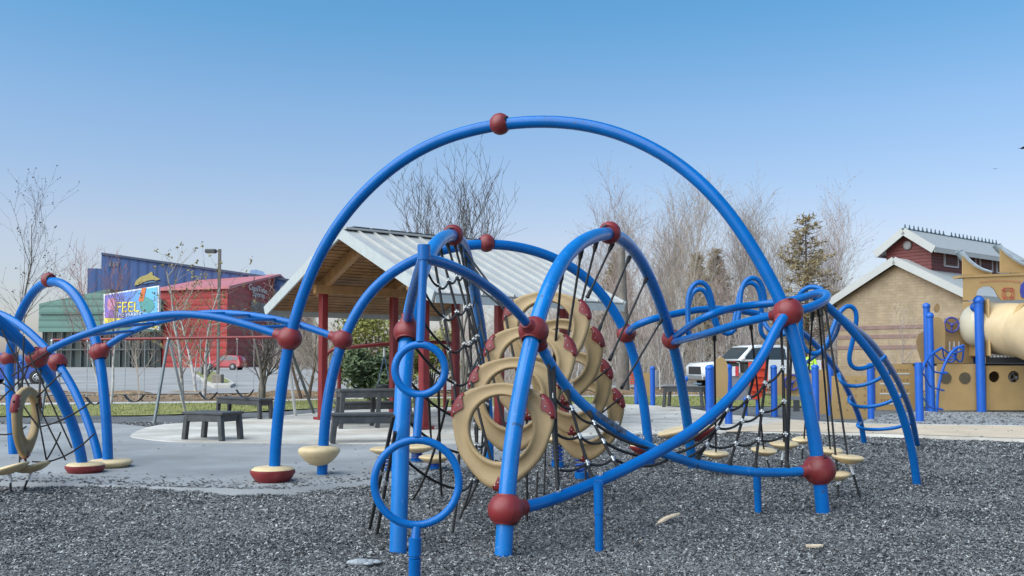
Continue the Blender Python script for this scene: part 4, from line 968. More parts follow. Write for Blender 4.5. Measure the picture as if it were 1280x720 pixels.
# deck
mb = MB(); a, b = sp(1172, 455), sp(1420, 455); mb.box(((a.x+b.x)/2, YS+1.2, a.z-.02), (b.x-a.x, 2.2, .06)); mb.build('deck', DECK, t, og)
flatpanel([(1233, 454), (1300, 454), (1300, 447), (1233, 444)], YS-.02, .05, 'deck_skirt', DECK, t, og)
for k in range(7): flatpanel([(1237+k*4.5, 446.5), (1240+k*4.5, 446.7), (1240+k*4.5, 444.7), (1237+k*4.5, 444.5)], YS-.055, .02, 'grip_tab', LEGW, t, og)
# wall with wheel
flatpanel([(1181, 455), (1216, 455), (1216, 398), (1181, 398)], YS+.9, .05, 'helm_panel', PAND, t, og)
wheel(sp(1189.5, 406, .75), .195, t, og, PURP)
for x in (1186.5, 1192, 1198): flatpanel([(x, 439), (x+1.2, 439), (x+1.2, 427), (x, 427)], YS+.86, .02, 'slot', LEGW, t, og)
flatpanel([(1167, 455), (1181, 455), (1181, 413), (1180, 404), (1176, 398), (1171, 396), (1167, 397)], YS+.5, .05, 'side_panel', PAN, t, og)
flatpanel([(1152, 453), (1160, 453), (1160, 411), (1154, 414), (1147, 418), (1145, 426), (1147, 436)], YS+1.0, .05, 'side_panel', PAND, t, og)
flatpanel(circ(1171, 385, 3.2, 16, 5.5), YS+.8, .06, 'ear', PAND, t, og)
# canopy
flatpanel([(1204, 375), (1214, 376), (1219, 370), (1222, 362), (1229, 358), (1238, 358), (1243, 362), (1247, 370), (1252, 375.5), (1420, 372), (1420, 338), (1204, 346)], YS-.1, .05, 'canopy_panel', PAN, t, og)
mb = MB(); a, b = sp(1201, 345.5, -.2), sp(1420, 337, -.2); mb.bar((a.x, YS+.05, a.z), (b.x, YS+.05, b.z), .42, .06); mb.build('canopy_deck', PAN, t, og)
flatpanel([(1277, 372), (1281, 371.8), (1284, 356), (1281, 351), (1276, 356), (1275, 364)], YS-.14, .02, 'porthole', PURP, t, og)
LIFE = mat('faded_red_print', (0.48, 0.13, 0.07), .6)
c = sp(1260.5, 367, -.15); mb = MB(); n = 40
def arcstrip(mb, c, r0, r1, a0, a1, n=10):
    vs_ = [];
    for i in range(n+1):
        a = a0+(a1-a0)*i/n
        for r in (r0, r1): vs_ += [(c.x+r*math.cos(a), c.y, c.z+r*math.sin(a)), (c.x+r*math.cos(a), c.y+.02, c.z+r*math.sin(a))]
    fs_ = []
    for i in range(n): k = i*4; fs_ += [(k, k+4, k+6, k+2), (k+2, k+6, k+7, k+3), (k, k+1, k+5, k+4)]
    mb.add(vs_, fs_)
arcstrip(mb, c, .150, .165, 0, 2*PI, 30); arcstrip(mb, c, .090, .100, 0, 2*PI, 30)
for k in range(4): arcstrip(mb, c, .085, .195, PI/4+k*PI/2-.24, PI/4+k*PI/2+.24, 6)
mb.build('lifebuoy_emblem', LIFE, t, og)
mb = MB()
for k in range(14):
    x = 1226+k*3.7; yy = 352.5-1.8*math.sin(PI*k/13); q = sp(x, yy, -.135); mb.box((q.x, q.y, q.z), (.045, .012, .035+.02*random.random()))
stuff(mb.build('faded_print', mat('ghost_red_print', (.42, .18, .09), .6), t, og))
SAIL = mat('pale_blue_fin_roof', (.42, .50, .58), .4)
for fx, top, x1, yb_ in ((1203, 314, 1239, 343.5), (1250, 306, 1300, 341)):
    cur = [(fx + (x1-fx)*q, top+(yb_-3-top)*(q**.82 if q < 1 else 1)+4*math.sin(PI*q)) for q in [i/10 for i in range(11)]]
    flatpanel([(fx, yb_)]+cur+[(x1, yb_)], YS+.15, .05, 'canopy_fin', PAN, t, og); flatpanel([(fx, yb_)]+cur+[(x1, yb_)], YS+.28, .04, 'canopy_fin', PAN, t, og)
    mb = MB(); vs_ = []
    for x, y in cur: a = sp(x, y, 0); vs_ += [(a.x, YS-.02, a.z), (a.x, YS+.42, a.z), (a.x+.01, YS-.02, a.z+.04), (a.x+.01, YS+.42, a.z+.04)]
    fs_ = []
    for i in range(10): k = i*4; fs_ += [(k, k+1, k+5, k+4), (k+2, k+6, k+7, k+3), (k, k+4, k+6, k+2), (k+1, k+3, k+7, k+5)]
    mb.add(vs_, fs_, True); mb.build('fin_roof', SAIL, t, og)
# tube slide
SL = mat('cream_slide', (0.56, 0.42, 0.24), .38, var=.08, nscale=2)
a, b = sp(1216, 409, .35), sp(1300, 409, -1.6)
mb = MB(); d = (b-a).normalized(); r0 = .70
mb.tube([sp(1238, 409, .5), sp(1283, 414, -.5)], .70, 34); o = mb.build('tube_slide', SL, t, og)
mb = MB(); p1 = sp(1283, 414, -.5); p2 = sp(1318, 428, -1.7); mb.tube(smooth_path([p1, p1.lerp(p2, .3), p2, p2+(p2-p1)*.6-V((0, 0, .3))], .15, 3), .70, 34); mb.build('slide_section', SL, o, og)
mb = MB(); mb.tube([p1+V((-.03, .05, .0)), p1+V((.05, -.05, -.0))], .735, 34); mb.build('slide_collar', PAN, o, og)
mb = MB(); q = sp(1219, 407, .55); mb.ball(tuple(q), .58, 26, 14, (.62, 1, .98)); mb.build('bubble_window', mat('milky_bubble', (.60, .53, .38), .25, coat=.4, var=.03, nscale=1), t, og)
mb = MB(); mb.box((sp(1232, 410).x, YS+.5, sp(1232, 410).z), (.06, 1.45, 1.5), bev=.03); mb.build('slide_entry', PAN, t, og)
# loop ladder on the ship
LR1 = smooth_path([sp(1151, 530, -1.2)*1, sp(1151, 480, -1.1), sp(1154, 458, -.9), sp(1163, 444, -.5), sp(1177, 435, -.2)], .1, 2)
LR2 = smooth_path([sp(1171, 515, -.3), sp(1173, 485, -.3), sp(1179, 460, -.3), sp(1190, 439, -.3), sp(1204, 432, -.1)], .1, 2)
for q in (LR1, LR2):
    mb = MB(); mb.tube(q, .036, 9); mb.build('ladder_rail', BLUED, t, og)
g = sp(1151, 529, -1.2); mb = MB(); g = gz(1150, 529); mb.tube([(g.x, g.y, -.1), (g.x, g.y, at(1150, 453, g.y).z)], .085, 12); mb.build('post', BLUED, t, og)
for t0, t1 in ((.28, .05), (.5, .28), (.68, .5), (.85, .72), (1, .9)):
    a, b = atfrac(LR1, t0), atfrac(LR2, t1); m_ = (a+b)/2+V((.05, .1, -.16)); mb = MB(); mb.tube(smooth_path([a, m_.lerp(a, .4), m_, b+V((.18, 0, -.05)), b], .06, 2), .022, 8); mb.build('rung', BLUED, t, og)
for x0, x1 in ((1178, 1196), (1192, 1205)):
    mb = MB(); mb.tube(smooth_path([sp(x0, 434, -.1), sp(x0+2, 447, .1), sp(x0+8, 453, .2), sp(x1-2, 450, .1), sp(x1, 433, -.1)], .07, 2), .022, 8); mb.build('handle_loop', BLUED, t, og)
# fence panels in front of the brick building
for (x0, x1, yt, yb_, lab, slots) in ((1040, 1088, 470, 524, 'tan activity panel between blue posts, nearest the loop ladder foot', 0), (1092, 1147, 455, 513, 'tan panel with four rows of pale slots beside the ship', 4), (1022, 1038, 462, 518, 'narrow tan panel with a peaked edge behind the thick arch leg', 0)):
    g = gz((x0+x1)/2, yb_); tt = thing('activity_panel', lab, 'play panel', (g.x, g.y, 0), 0, 'tan activity panels'); oo = V((g.x, g.y, 0))
    o = flatpanel([(x0, yb_-.5), (x1, yb_-.5), (x1, yt), (x0, yt)], g.y, .06, 'panel', PAN, tt, oo)
    post(x0-1, yb_, yt+6, .075, tt, oo) if slots else None; post(x1+1, yb_+2, yt-12 if not slots else yt+5, .075, tt, oo)
    gl = mat('engraved_line_%d' % x0, (.26, .165, .07), .6)
    for k in range(slots):
        y = 467+k*12.5; flatpanel([(1100, y+1), (1137, y+1), (1137, y-.5), (1100, y-.5)], g.y-.036, .012, 'slot', LEGW, tt, oo)
        for j in range(9): flatpanel([(1101+j*4, y-3), (1102.6+j*4, y-3), (1102.6+j*4, y-6), (1101+j*4, y-6)], g.y-.034, .01, 'engraved_mark', gl, tt, oo)
    if not slots and x1-x0 > 30:
        for k in range(5):
            for j in range(4): flatpanel([(1047+j*11, 477+k*9), (1048.6+j*11, 477+k*9), (1048.6+j*11, 475+k*9), (1047+j*11, 475+k*9)], g.y-.034, .01, 'engraved_mark', gl, tt, oo)

# ================================================================ BUILDINGS ACROSS THE LOT
def wallmat(name, col, period, axis, dark=.7, depth=.05, var=.06): m = mat(name, col, .55, .1, var=var, nscale=.12); add_stripes(m, axis, period, depth, dark, .3); return m
CORB = wallmat('blue_corrugated', (0.080, 0.145, 0.33), 1.4, 0); CORR = wallmat('red_lap_siding', (0.40, 0.042, 0.038), 1.0, 2, .8); ROOFP = wallmat('pink_red_roof', (0.52, 0.17, 0.18), 1.6, 0, .85)
CORG = wallmat('green_siding', (0.13, 0.24, 0.20), 1.0, 2, .75); TRIMW = mat('white_trim', (.72, .72, .72), .5); GLASSD = mat('dark_storefront_glass', (0.05, 0.07, 0.07), .12, var=.3, nscale=.3, spec=.6)
def prism_y(out, Y0, Y1, shift=0):
    pass
def wpx(px, py, Y): return at(px, py, Y)
def ztop(py, Y): return CAMH+(HOR-py)/F*Y
# blue hall: a long front that recedes to the right
Yb0, Yb1 = 150.0, 158.0
pl, pm, pr_ = at(107, 450, Yb0), at(124, 450, Yb0+.5), at(372, 450, Yb1)
tB = thing('warehouse', 'long blue corrugated hall with a painted yellow leaping fish, behind the red building', 'building', (pl.x, pl.y, 0)); ogB = V((pl.x, pl.y, 0))
def wallbox(name, a, b, z0a, z1a, z1b, m, t, og, th=1.0, back=40, z0=0.0):
    """a solid running from a to b with a straight or sloping top, extended back from the front line"""
    u = V((b.x-a.x, b.y-a.y, 0)); L = u.length; u.normalize(); n = V((-u.y, u.x, 0)); n = n if n.y > 0 else -n
    vs_ = [(0, 0, z0), (L, 0, z0), (L, 0, z1b), (0, 0, z1a), (0, back, z0), (L, back, z0), (L, back, z1b), (0, back, z1a)]
    mb = MB(); mb.add(vs_, [(0, 1, 2, 3), (5, 4, 7, 6), (4, 0, 3, 7), (1, 5, 6, 2), (3, 2, 6, 7), (4, 5, 1, 0)])
    o = mb.build(name, m, t); o.location = (a.x-og.x, a.y-og.y, 0); o.rotation_euler = (0, 0, math.atan2(u.y, u.x)); return o, L
zt = ztop(335, Yb0)
wallbox('wall', pl, pm, 0, zt, zt, CORB, tB, ogB)
ob, Lb = wallbox('wall', pm, pr_, 0, ztop(317.5, pm.y), ztop(352.5, Yb1), CORB, tB, ogB)
ztB = ztop(317.5, pm.y)
zb1 = ztop(352.5, Yb1); mb = MB(); mb.bar((0, .2, ztB+.1), (Lb, .2, zb1+.1), 1.0, .35); mb.build('parapet_cap', mat('slate_trim', (.08, .10, .16), .5), ob)
def front(o, L, px, py, a, b):
    """(along, z) on a building front for a pixel"""
    A = V((a.x, a.y, 0)); B = V((b.x, b.y, 0)); p = onv(px, py, A, B); return (p-A).dot((B-A).normalized()), p.z
def decal(o, L, pix, a, b, m, name, th=.12, off=.06):
    out = [front(o, L, x, y, a, b) for x, y in pix]; mt = M(((1, 0, 0, 0), (0, 0, -1, 0), (0, 1, 0, 0), (0, 0, 0, 1)))
    mb = MB(); mb.prism(out, off, off+th, mt); return mb.build(name, m, o)
YEL = mat('mural_yellow', (.62, .50, .17), .6); CYA = mat('mural_light_blue', (.25, .42, .62), .6)
decal(ob, Lb, [(168, 357), (170, 351), (176, 346), (184, 343.5), (189, 340), (190.5, 340), (191, 344), (197, 347), (200.5, 349), (196, 350.5), (190, 350), (184, 351), (178, 353.5), (173, 356)], pm, pr_, YEL, 'painted_fish')
decal(ob, Lb, [(311, 346), (313, 338), (320, 337), (329, 339.5), (334, 346)], pm, pr_, CYA, 'painted_wave')
decal(ob, Lb, [(178, 355.5), (184, 352.5), (191, 351.5), (196, 353), (191, 352.7), (184, 354)], pm, pr_, CYA, 'painted_spray')
gw = mat('faded_grey_letters', (.17, .20, .26), .6)
for k in range(3): decal(ob, Lb, [(136+k*4.4, 333), (139.4+k*4.4, 333.3), (139.4+k*4.4, 327.6), (136+k*4.4, 327.2)], pm, pr_, gw, 'faded_letter')
# red building
YR = 133.0; rc_ = at(283, 450, YR); lw = at(199, 450, YR+4)
tR = thing('warehouse', 'red gabled building with white sign letters and a pinkish metal roof', 'building', (rc_.x, rc_.y, 0)); ogR = V((rc_.x, rc_.y, 0))
ul = V((lw.x-rc_.x, lw.y-rc_.y, 0)); Ll = ul.length; ul.normalize(); un = V((0.02, 1, 0)).normalized(); GWd = 52.0; EH = ztop(359.5, YR); RH = ztop(345.5, YR+GWd/2)
mb = MB()
def rp(s, d, z): p = rc_+ul*s+un*d; return (p.x, p.y, z)
mb.add([rp(0, 0, 0), rp(Ll, 0, 0), rp(Ll, 0, EH), rp(0, 0, EH), rp(0, GWd, 0), rp(0, GWd, EH), rp(0, GWd/2, RH-.1), rp(Ll, GWd, 0), rp(Ll, GWd, EH), rp(Ll, GWd/2, RH-.1)], [(1, 0, 3, 2), (0, 4, 5, 6, 3), (4, 7, 8, 5), (7, 1, 2, 9, 8)])
oR = mb.build('wall', CORR, tR, ogR)
for d0, d1 in ((-.8, GWd/2), (GWd+.8, GWd/2)):
    mb = MB(); e0 = EH-.2; vs_ = [rp(-.6, d0, e0), rp(Ll+.6, d0, e0), rp(Ll+.6, d1, RH+.05), rp(-.6, d1, RH+.05)]; vs_ += [(x, y, z+.35) for x, y, z in vs_]
    mb.add(vs_, [(0, 1, 2, 3), (7, 6, 5, 4), (0, 4, 5, 1), (1, 5, 6, 2), (2, 6, 7, 3), (3, 7, 4, 0)]); mb.build('roof', ROOFP, tR, ogR)
mb = MB(); p = V(rp(-.15, 11, 0)); q = V(rp(-.15, 30, 0)); z0, z1 = ztop(392, YR+15), ztop(378, YR+15)
mb.bar(V((p.x, p.y, (z0+z1)/2)), V((q.x, q.y, (z0+z1)/2)), .3, z1-z0); mb.build('grey_canopy', mat('canopy_grey', (.24, .23, .22), .6), tR, ogR)
def text(s, size, loc, rot, m, name, parent=None, th=.05, sx=1.0, font_shear=0, org=(0, 0, 0)):
    c = bpy.data.curves.new(name, 'FONT'); c.body = s; c.size = size; c.extrude = th; c.align_x = 'CENTER'; c.align_y = 'CENTER'; c.shear = font_shear
    o = bpy.data.objects.new(name, c); dg = bpy.context.evaluated_depsgraph_get(); me = bpy.data.meshes.new_from_object(o); bpy.data.objects.remove(o); me.materials.clear(); me.materials.append(m)
    o = bpy.data.objects.new(name, me); COL.objects.link(o); o.parent = parent; o.location = V(loc)-V(org); o.rotation_euler = rot; o.scale = (sx, 1, 1); return o
az = math.atan2(un.y, un.x)
for s_, px, py, sz, in (('CoolTime', 322.5, 361.5, 1.25), ('Sports', 323.5, 368.5, 1.25)):
    p = onv(px, py, V(rp(-.3, 0, 0)), V(rp(-.3, GWd, 0)))
    text(s_, sz, p, (R(90), 0, az), TRIMW, 'sign_lettering', tR, .06, 1.9, org=ogR)
# green shopfront
YG = 138.0; gl_, gr_ = at(47, 450, YG), at(200, 450, YG-2)
tG = thing('shopfront', 'grey-green low building with dark glass shopfront under the colourful billboard', 'building', (gl_.x, gl_.y, 0)); ogG = V((gl_.x, gl_.y, 0))
gm_ = at(136, 450, YG-1); wallbox('wall', gm_+V((.02, .05, 0)), gr_, 0, ztop(375, YG), ztop(375, YG), CORG, tG, ogG, back=8, z0=ztop(415, YG)); oG, LG = wallbox('wall', gl_, gm_, 0, ztop(379.5, YG), ztop(361.5, YG), CORG, tG, ogG, back=8, z0=ztop(415, YG)); wallbox('glass_front', gl_+V((.3, .6, 0)), gr_+V((-.1, .6, 0)), 0, ztop(415.2, YG), ztop(415.2, YG), GLASSD, tG, ogG, back=7.3)
LG = (gr_-gl_).length
for k in range(12):
    mb = MB(); mb.box((.6+k*1.45, .25, ztop(436, YG)), (.14, .3, ztop(415, YG)-.2)); mb.build('mullion', mat('mullion_grey', (.085, .10, .10), .5) if k == 0 else MATS['mullion_grey'], oG)
mb = MB(); mb.box(((gm_-gl_).length/2, -.15, ztop(392, YG)), ((gm_-gl_).length-.4, .3, .25)); mb.build('band', mat('green_band', (.09, .17, .14), .5), oG)
mb = MB(); mb.box((LG/2, .1, ztop(437, YG)), (LG-.4, .3, .2)); mb.build('transom', MATS['mullion_grey'], oG)
# billboard
YBB = 131.0; bl, br = at(131.5, 450, YBB+1.5), at(200.5, 450, YBB-1.5); A_, B_ = V((bl.x, bl.y, 0)), V((br.x, br.y, 0)); ub = (B_-A_).normalized(); azb = math.atan2(ub.y, ub.x)
BBM = bpy.data.materials.new('billboard_print'); BBM.use_nodes = True; nt, N_, L_, b_ = nodes_of(BBM); b_.inputs['Roughness'].default_value = .5
tc = N_.new('ShaderNodeTexCoord'); sx_ = N_.new('ShaderNodeSeparateXYZ'); L_.new(tc.outputs['Object'], sx_.inputs[0]); mr = N_.new('ShaderNodeMapRange'); mr.inputs['From Max'].default_value = 7.5; L_.new(sx_.outputs[0], mr.inputs['Value'])
rp_ = N_.new('ShaderNodeValToRGB'); rp_.color_ramp.elements[0].color = (.20, .15, .50, 1); rp_.color_ramp.elements[1].color = (.14, .46, .72, 1); e_ = rp_.color_ramp.elements.new(.5); e_.color = (.12, .24, .62, 1); L_.new(mr.outputs[0], rp_.inputs[0]); L_.new(rp_.outputs[0], b_.inputs['Base Color'])
tS = thing('billboard', 'bright blue and purple billboard with yellow FEEL letters in a white frame', 'billboard', tuple(A_), azb)
def bpt(px, py): p = onv(px, py, A_, B_); return ((p-A_).dot(ub), p.z)
def bpanel(pix, y0, y1, m, name, par=None):
    mt = M(((1, 0, 0, 0), (0, 0, -1, 0), (0, 1, 0, 0), (0, 0, 0, 1))); mb = MB(); mb.prism([bpt(*p) for p in pix], y0, y1, mt); return mb.build(name, m, par or tS)
bpanel([(131.5, 368), (200.3, 357.0), (200.3, 412.5), (131.5, 405)], 0, .3, TRIMW, 'frame')
bpanel([(133.2, 369.6), (198.7, 359), (198.7, 410.8), (133.2, 403.5)], .3, .36, BBM, 'poster')
bpanel([(133.2, 397), (198.7, 400), (198.7, 410.8), (133.2, 403.5)], .36, .40, mat('poster_yellow', (.80, .66, .08), .5), 'poster_strip')
bpanel([(180, 360.5), (185.2, 359.8), (181.7, 377), (175.5, 377)], .36, .41, mat('poster_orange', (.62, .15, .03), .5), 'poster_slide')
bpanel([(138, 374), (146, 372), (148, 378), (146, 388), (139, 389), (136, 382)], .36, .40, mat('poster_pink', (.60, .25, .38), .5), 'poster_figure')
bpanel([(176, 376), (184, 371), (193, 375), (196, 384), (188, 391), (178, 388)], .36, .40, mat('poster_teal', (.08, .30, .28), .5), 'poster_figure')
bpanel([(134, 391), (142, 387), (150, 392), (148, 398), (134, 398)], .36, .40, mat('poster_violet', (.26, .14, .42), .5), 'poster_figure')
x0, z0 = bpt(162, 384.5); text('FEEL', 2.0, (x0, -.42, z0), (R(90), 0, 0), mat('poster_letter_yellow', (.90, .72, .06), .5), 'poster_lettering', tS, .03, 1.0)
x0, z0 = bpt(163, 393.5); text('THE WAVES', .8, (x0, -.42, z0), (R(90), 0, 0), TRIMW, 'poster_lettering', tS, .03, 1.0)
for px in (140, 166, 193):
    p = onv(px, 413, A_, B_); mb = MB(); mb.tube([((p-A_).dot(ub), .2, 0), ((p-A_).dot(ub), .2, p.z+.5)], .14, 8); mb.build('post', DGREY, tS)

# ================================================================ BRICK BUILDING BY THE SHIP
YK = 47.0; Q1 = at(1038, 380, YK); EK = Q1.z; VK = V((1460, 1200, 0)).normalized(); UK = V((VK.y, -VK.x, 0)); WK = 7.1
BRK = mat('tan_split_block', (0.37, 0.283, 0.188), .9, var=.14, nscale=1.6)
nt, N_, L_, b_ = nodes_of(BRK); src = base_link(BRK)
tc = N_.new('ShaderNodeTexCoord'); bt = N_.new('ShaderNodeTexBrick'); bt.inputs['Scale'].default_value = 1; bt.inputs['Brick Width'].default_value = .40; bt.inputs['Row Height'].default_value = .135; bt.inputs['Mortar Size'].default_value = .010; bt.inputs['Color1'].default_value = (1, 1, 1, 1); bt.inputs['Color2'].default_value = (.88, .87, .85, 1); bt.inputs['Mortar'].default_value = (.88, .87, .86, 1)
mp = N_.new('ShaderNodeMapping'); mp.inputs['Rotation'].default_value = (R(90), 0, 0); L_.new(tc.outputs['Object'], mp.inputs['Vector']); 
cmb = N_.new('ShaderNodeSeparateXYZ'); L_.new(tc.outputs['Object'], cmb.inputs[0]); cx = N_.new('ShaderNodeCombineXYZ'); L_.new(cmb.outputs[0], cx.inputs[0]); L_.new(cmb.outputs[2], cx.inputs[1]); L_.new(cx.outputs[0], bt.inputs['Vector'])
mx = N_.new('ShaderNodeMix'); mx.data_type = 'RGBA'; mx.blend_type = 'MULTIPLY'; mx.inputs['Factor'].default_value = 1; L_.new(src, mx.inputs[6]); L_.new(bt.outputs['Color'], mx.inputs[7]); L_.new(mx.outputs[2], b_.inputs['Base Color'])
bp = N_.new('ShaderNodeBump'); bp.inputs['Distance'].default_value = .03; bp.inputs['Strength'].default_value = .6; L_.new(bt.outputs['Fac'], bp.inputs['Height']); bp.invert = True; L_.new(bp.outputs['Normal'], b_.inputs['Normal'])
BRB = mat('mauve_block_band', (0.24, 0.155, 0.135), .9, var=.12, nscale=2)
tK = thing('block_building', 'tan block building with mauve bands and a stepped metal roof behind the play ship', 'building', (Q1.x, Q1.y, 0), math.atan2(UK.y, UK.x))
# local axes: x along the gable (UK), y back along the ridge (VK)
AK = CAMH+(450-325)/F*(Q1+UK*WK/2).y
mb = MB(); LK = 13; w0, w1 = .35, WK-.35; k_ = (AK-EK)/(WK/2); zz = lambda x: EK+k_*(WK/2-abs(x-WK/2))-.15
mb.add([(w0, 0, -.2), (w1, 0, -.2), (w1, 0, zz(w1)), (WK/2, 0, zz(WK/2)), (w0, 0, zz(w0)), (w0, LK, -.2), (w1, LK, -.2), (w1, LK, zz(w1)), (WK/2, LK, zz(WK/2)), (w0, LK, zz(w0))], [(0, 1, 2, 3, 4), (6, 5, 9, 8, 7), (5, 0, 4, 9), (1, 6, 7, 2)]); oK = mb.build('wall', BRK, tK)
for py in (409, 420.5, 434): 
    z = CAMH+(450-py)/F*Q1.y*.95; mb = MB(); mb.box((WK/2, -.012, z), (w1-w0-.02, .03, .17)); mb.build('block_band', BRB, oK)
MROOF = mat('pale_seam_roof', (0.40, 0.40, 0.385), .55, .05, var=.06); add_stripes(MROOF, 1, .42, .03, .8, .12); WTRIM = mat('pale_roof_trim', (.44, .44, .42), .5, var=.04, nscale=1)
def gable_roof(x0, x1, xm, ze, za, y0, y1, t, th=.12, sides=(0, 1), trim=.34):
    for s in sides:
        xe = x0 if s == 0 else x1; mb = MB(); vs_ = [(xe, y0, ze), (xm, y0, za), (xm, y1, za), (xe, y1, ze)]; vs_ += [(a, b, c+th) for a, b, c in vs_]
        mb.add(vs_, [(0, 1, 2, 3), (7, 6, 5, 4), (0, 4, 5, 1), (1, 5, 6, 2), (2, 6, 7, 3), (3, 7, 4, 0)]); mb.build('roof', MROOF, t)
        mb = MB(); mb.bar((xe, y0-.03, ze-.0), (xm, y0-.03, za-.0), .05, trim, up=(0, 0, 1)); mb.build('rake_trim', WTRIM, t)
        mb = MB(); mb.bar((xe, y0+.02, ze-.02), (xe, y1, ze-.02), .05, .18); mb.build('fascia', WTRIM, t)
gable_roof(0, WK, WK/2, EK-.05, AK-.02, -.35, LK, tK)
xu0, xu1, xum = WK/2-1.45, WK/2+1.45, WK/2; yu = .55; ap = V((Q1+UK*xum+VK*yu)); ZU = CAMH+(450-288)/F*ap.y; ZE = ZU-1.0
REDS = mat('red_clerestory_siding', (.15, .032, .028), .6); add_stripes(REDS, 2, .16, .02, .6, .25)
mb = MB(); mb.add([(xu0+.35, yu+.4, AK-1.0), (xu1-.35, yu+.4, AK-1.0), (xu1-.35, yu+.4, ZE+.2), (xum, yu+.4, ZU-.08), (xu0+.35, yu+.4, ZE+.2), (xu0+.35, yu+9.6, AK-1.0), (xu1-.35, yu+9.6, AK-1.0), (xu1-.35, yu+9.6, ZE+.2), (xum, yu+9.6, ZU-.08), (xu0+.35, yu+9.6, ZE+.2)], [(0, 1, 2, 3, 4), (6, 5, 9, 8, 7), (5, 0, 4, 9), (1, 6, 7, 2)]); oU = mb.build('clerestory', REDS, tK)
gable_roof(xu0, xu1, xum, ZE, ZU, yu, yu+10, tK)
mb = MB(); mb.lathe([(.20, 0), (.22, .04), (.16, .07), (.02, .06)], 18, M.Translation((xum-.02, yu+.39, ZE+.35)) @ M.Rotation(R(90), 4, 'X')); mb.build('round_vent', mat('vent_grey', (.25, .24, .24), .5), oU)
for k in range(5):
    y = yu+1.6+k*1.8; mb = MB(); x = xu1-.33; z0 = ZE-.62; z1 = ZE-.02
    for a, b in (((x, y, z0), (x, y, z1)), ((x, y+1.3, z0), (x, y+1.3, z1)), ((x, y-.0, z0), (x, y+1.3, z0))): mb.bar(a, b, .07, .08, up=(1, 0, 0))
    w = mb.build('window', WTRIM, oU)
    mb = MB(); 
    for j in range(5): mb.box((x+.01, y+.65, z0+.1+j*.11), (.03, 1.2, .05))
    mb.build('louvre', mat('louvre_red', (.10, .02, .018), .5) if k == 0 else MATS['louvre_red'], w)
CREST = mat('dark_crest', (.06, .10, .12), .5)
for k in range(24):
    if k == 10: continue
    y = yu+.15+k*.41; mb = MB(); mb.prism([(-.13, 0), (.13, 0), (.10, .07), (.04, .09), (.025, .2), (0, .24), (-.025, .2), (-.04, .09), (-.10, .07)], -.02, .02, M.Translation((xum, y, ZU+.10)) @ M(((0, 0, 1, 0), (1, 0, 0, 0), (0, 1, 0, 0), (0, 0, 0, 1)))); mb.build('ridge_crest', CREST, tK)
mb = MB(); mb.box((xum, yu+4.9, ZU+.10), (.14, 9.9, .05)); mb.build('ridge_cap', CREST, tK)

# ================================================================ LAMP
g = onlot(272, 482); LP = mat('bronze_pole', (.14, .12, .10), .5, .3)
t = thing('street_lamp', 'tall bronze lot lamp with a box head on a concrete footing', 'street lamp', tuple(g)); Yl = g.y
mb = MB(); mb.box((0, 0, .27), (.5, .5, .6), bev=.03); mb.build('footing', mat('footing_concrete', (.25, .21, .17), .9), t)
zt_ = ztop(311, Yl)-g.z; mb = MB(); mb.bar((0, 0, .5), (0, 0, zt_), .13, .13, up=(0, 1, 0)); mb.build('pole', LP, t)
mb = MB(); mb.bar((0, 0, zt_-.10), (-.22, 0, zt_-.10), .07, .07); mb.build('arm', LP, t); mb = MB(); mb.box((-.45, 0, zt_-.10), (.55, .35, .20), bev=.04); o = mb.build('lamp_head', DGREY, t); mb = MB(); mb.box((-.45, 0, zt_-.205), (.42, .26, .02)); mb.build('lens', mat('lamp_lens', (.4, .4, .38), .3), o)
for px, lab in ((253, 'short dark bollard on the grass island near the red car'), (261, 'short dark bollard on the grass island beside the lamp footing')):
    g = onlot(px, 470); mb = MB(); mb.lathe([(.09, 0), (.09, .7), (.10, .72), (.10, .76), (.05, .80)], 12); o = mb.build('bollard', DGREY); o.location = g+V((0, 0, .1)); tag(o, lab, 'bollard', 'bollards on the lot island')

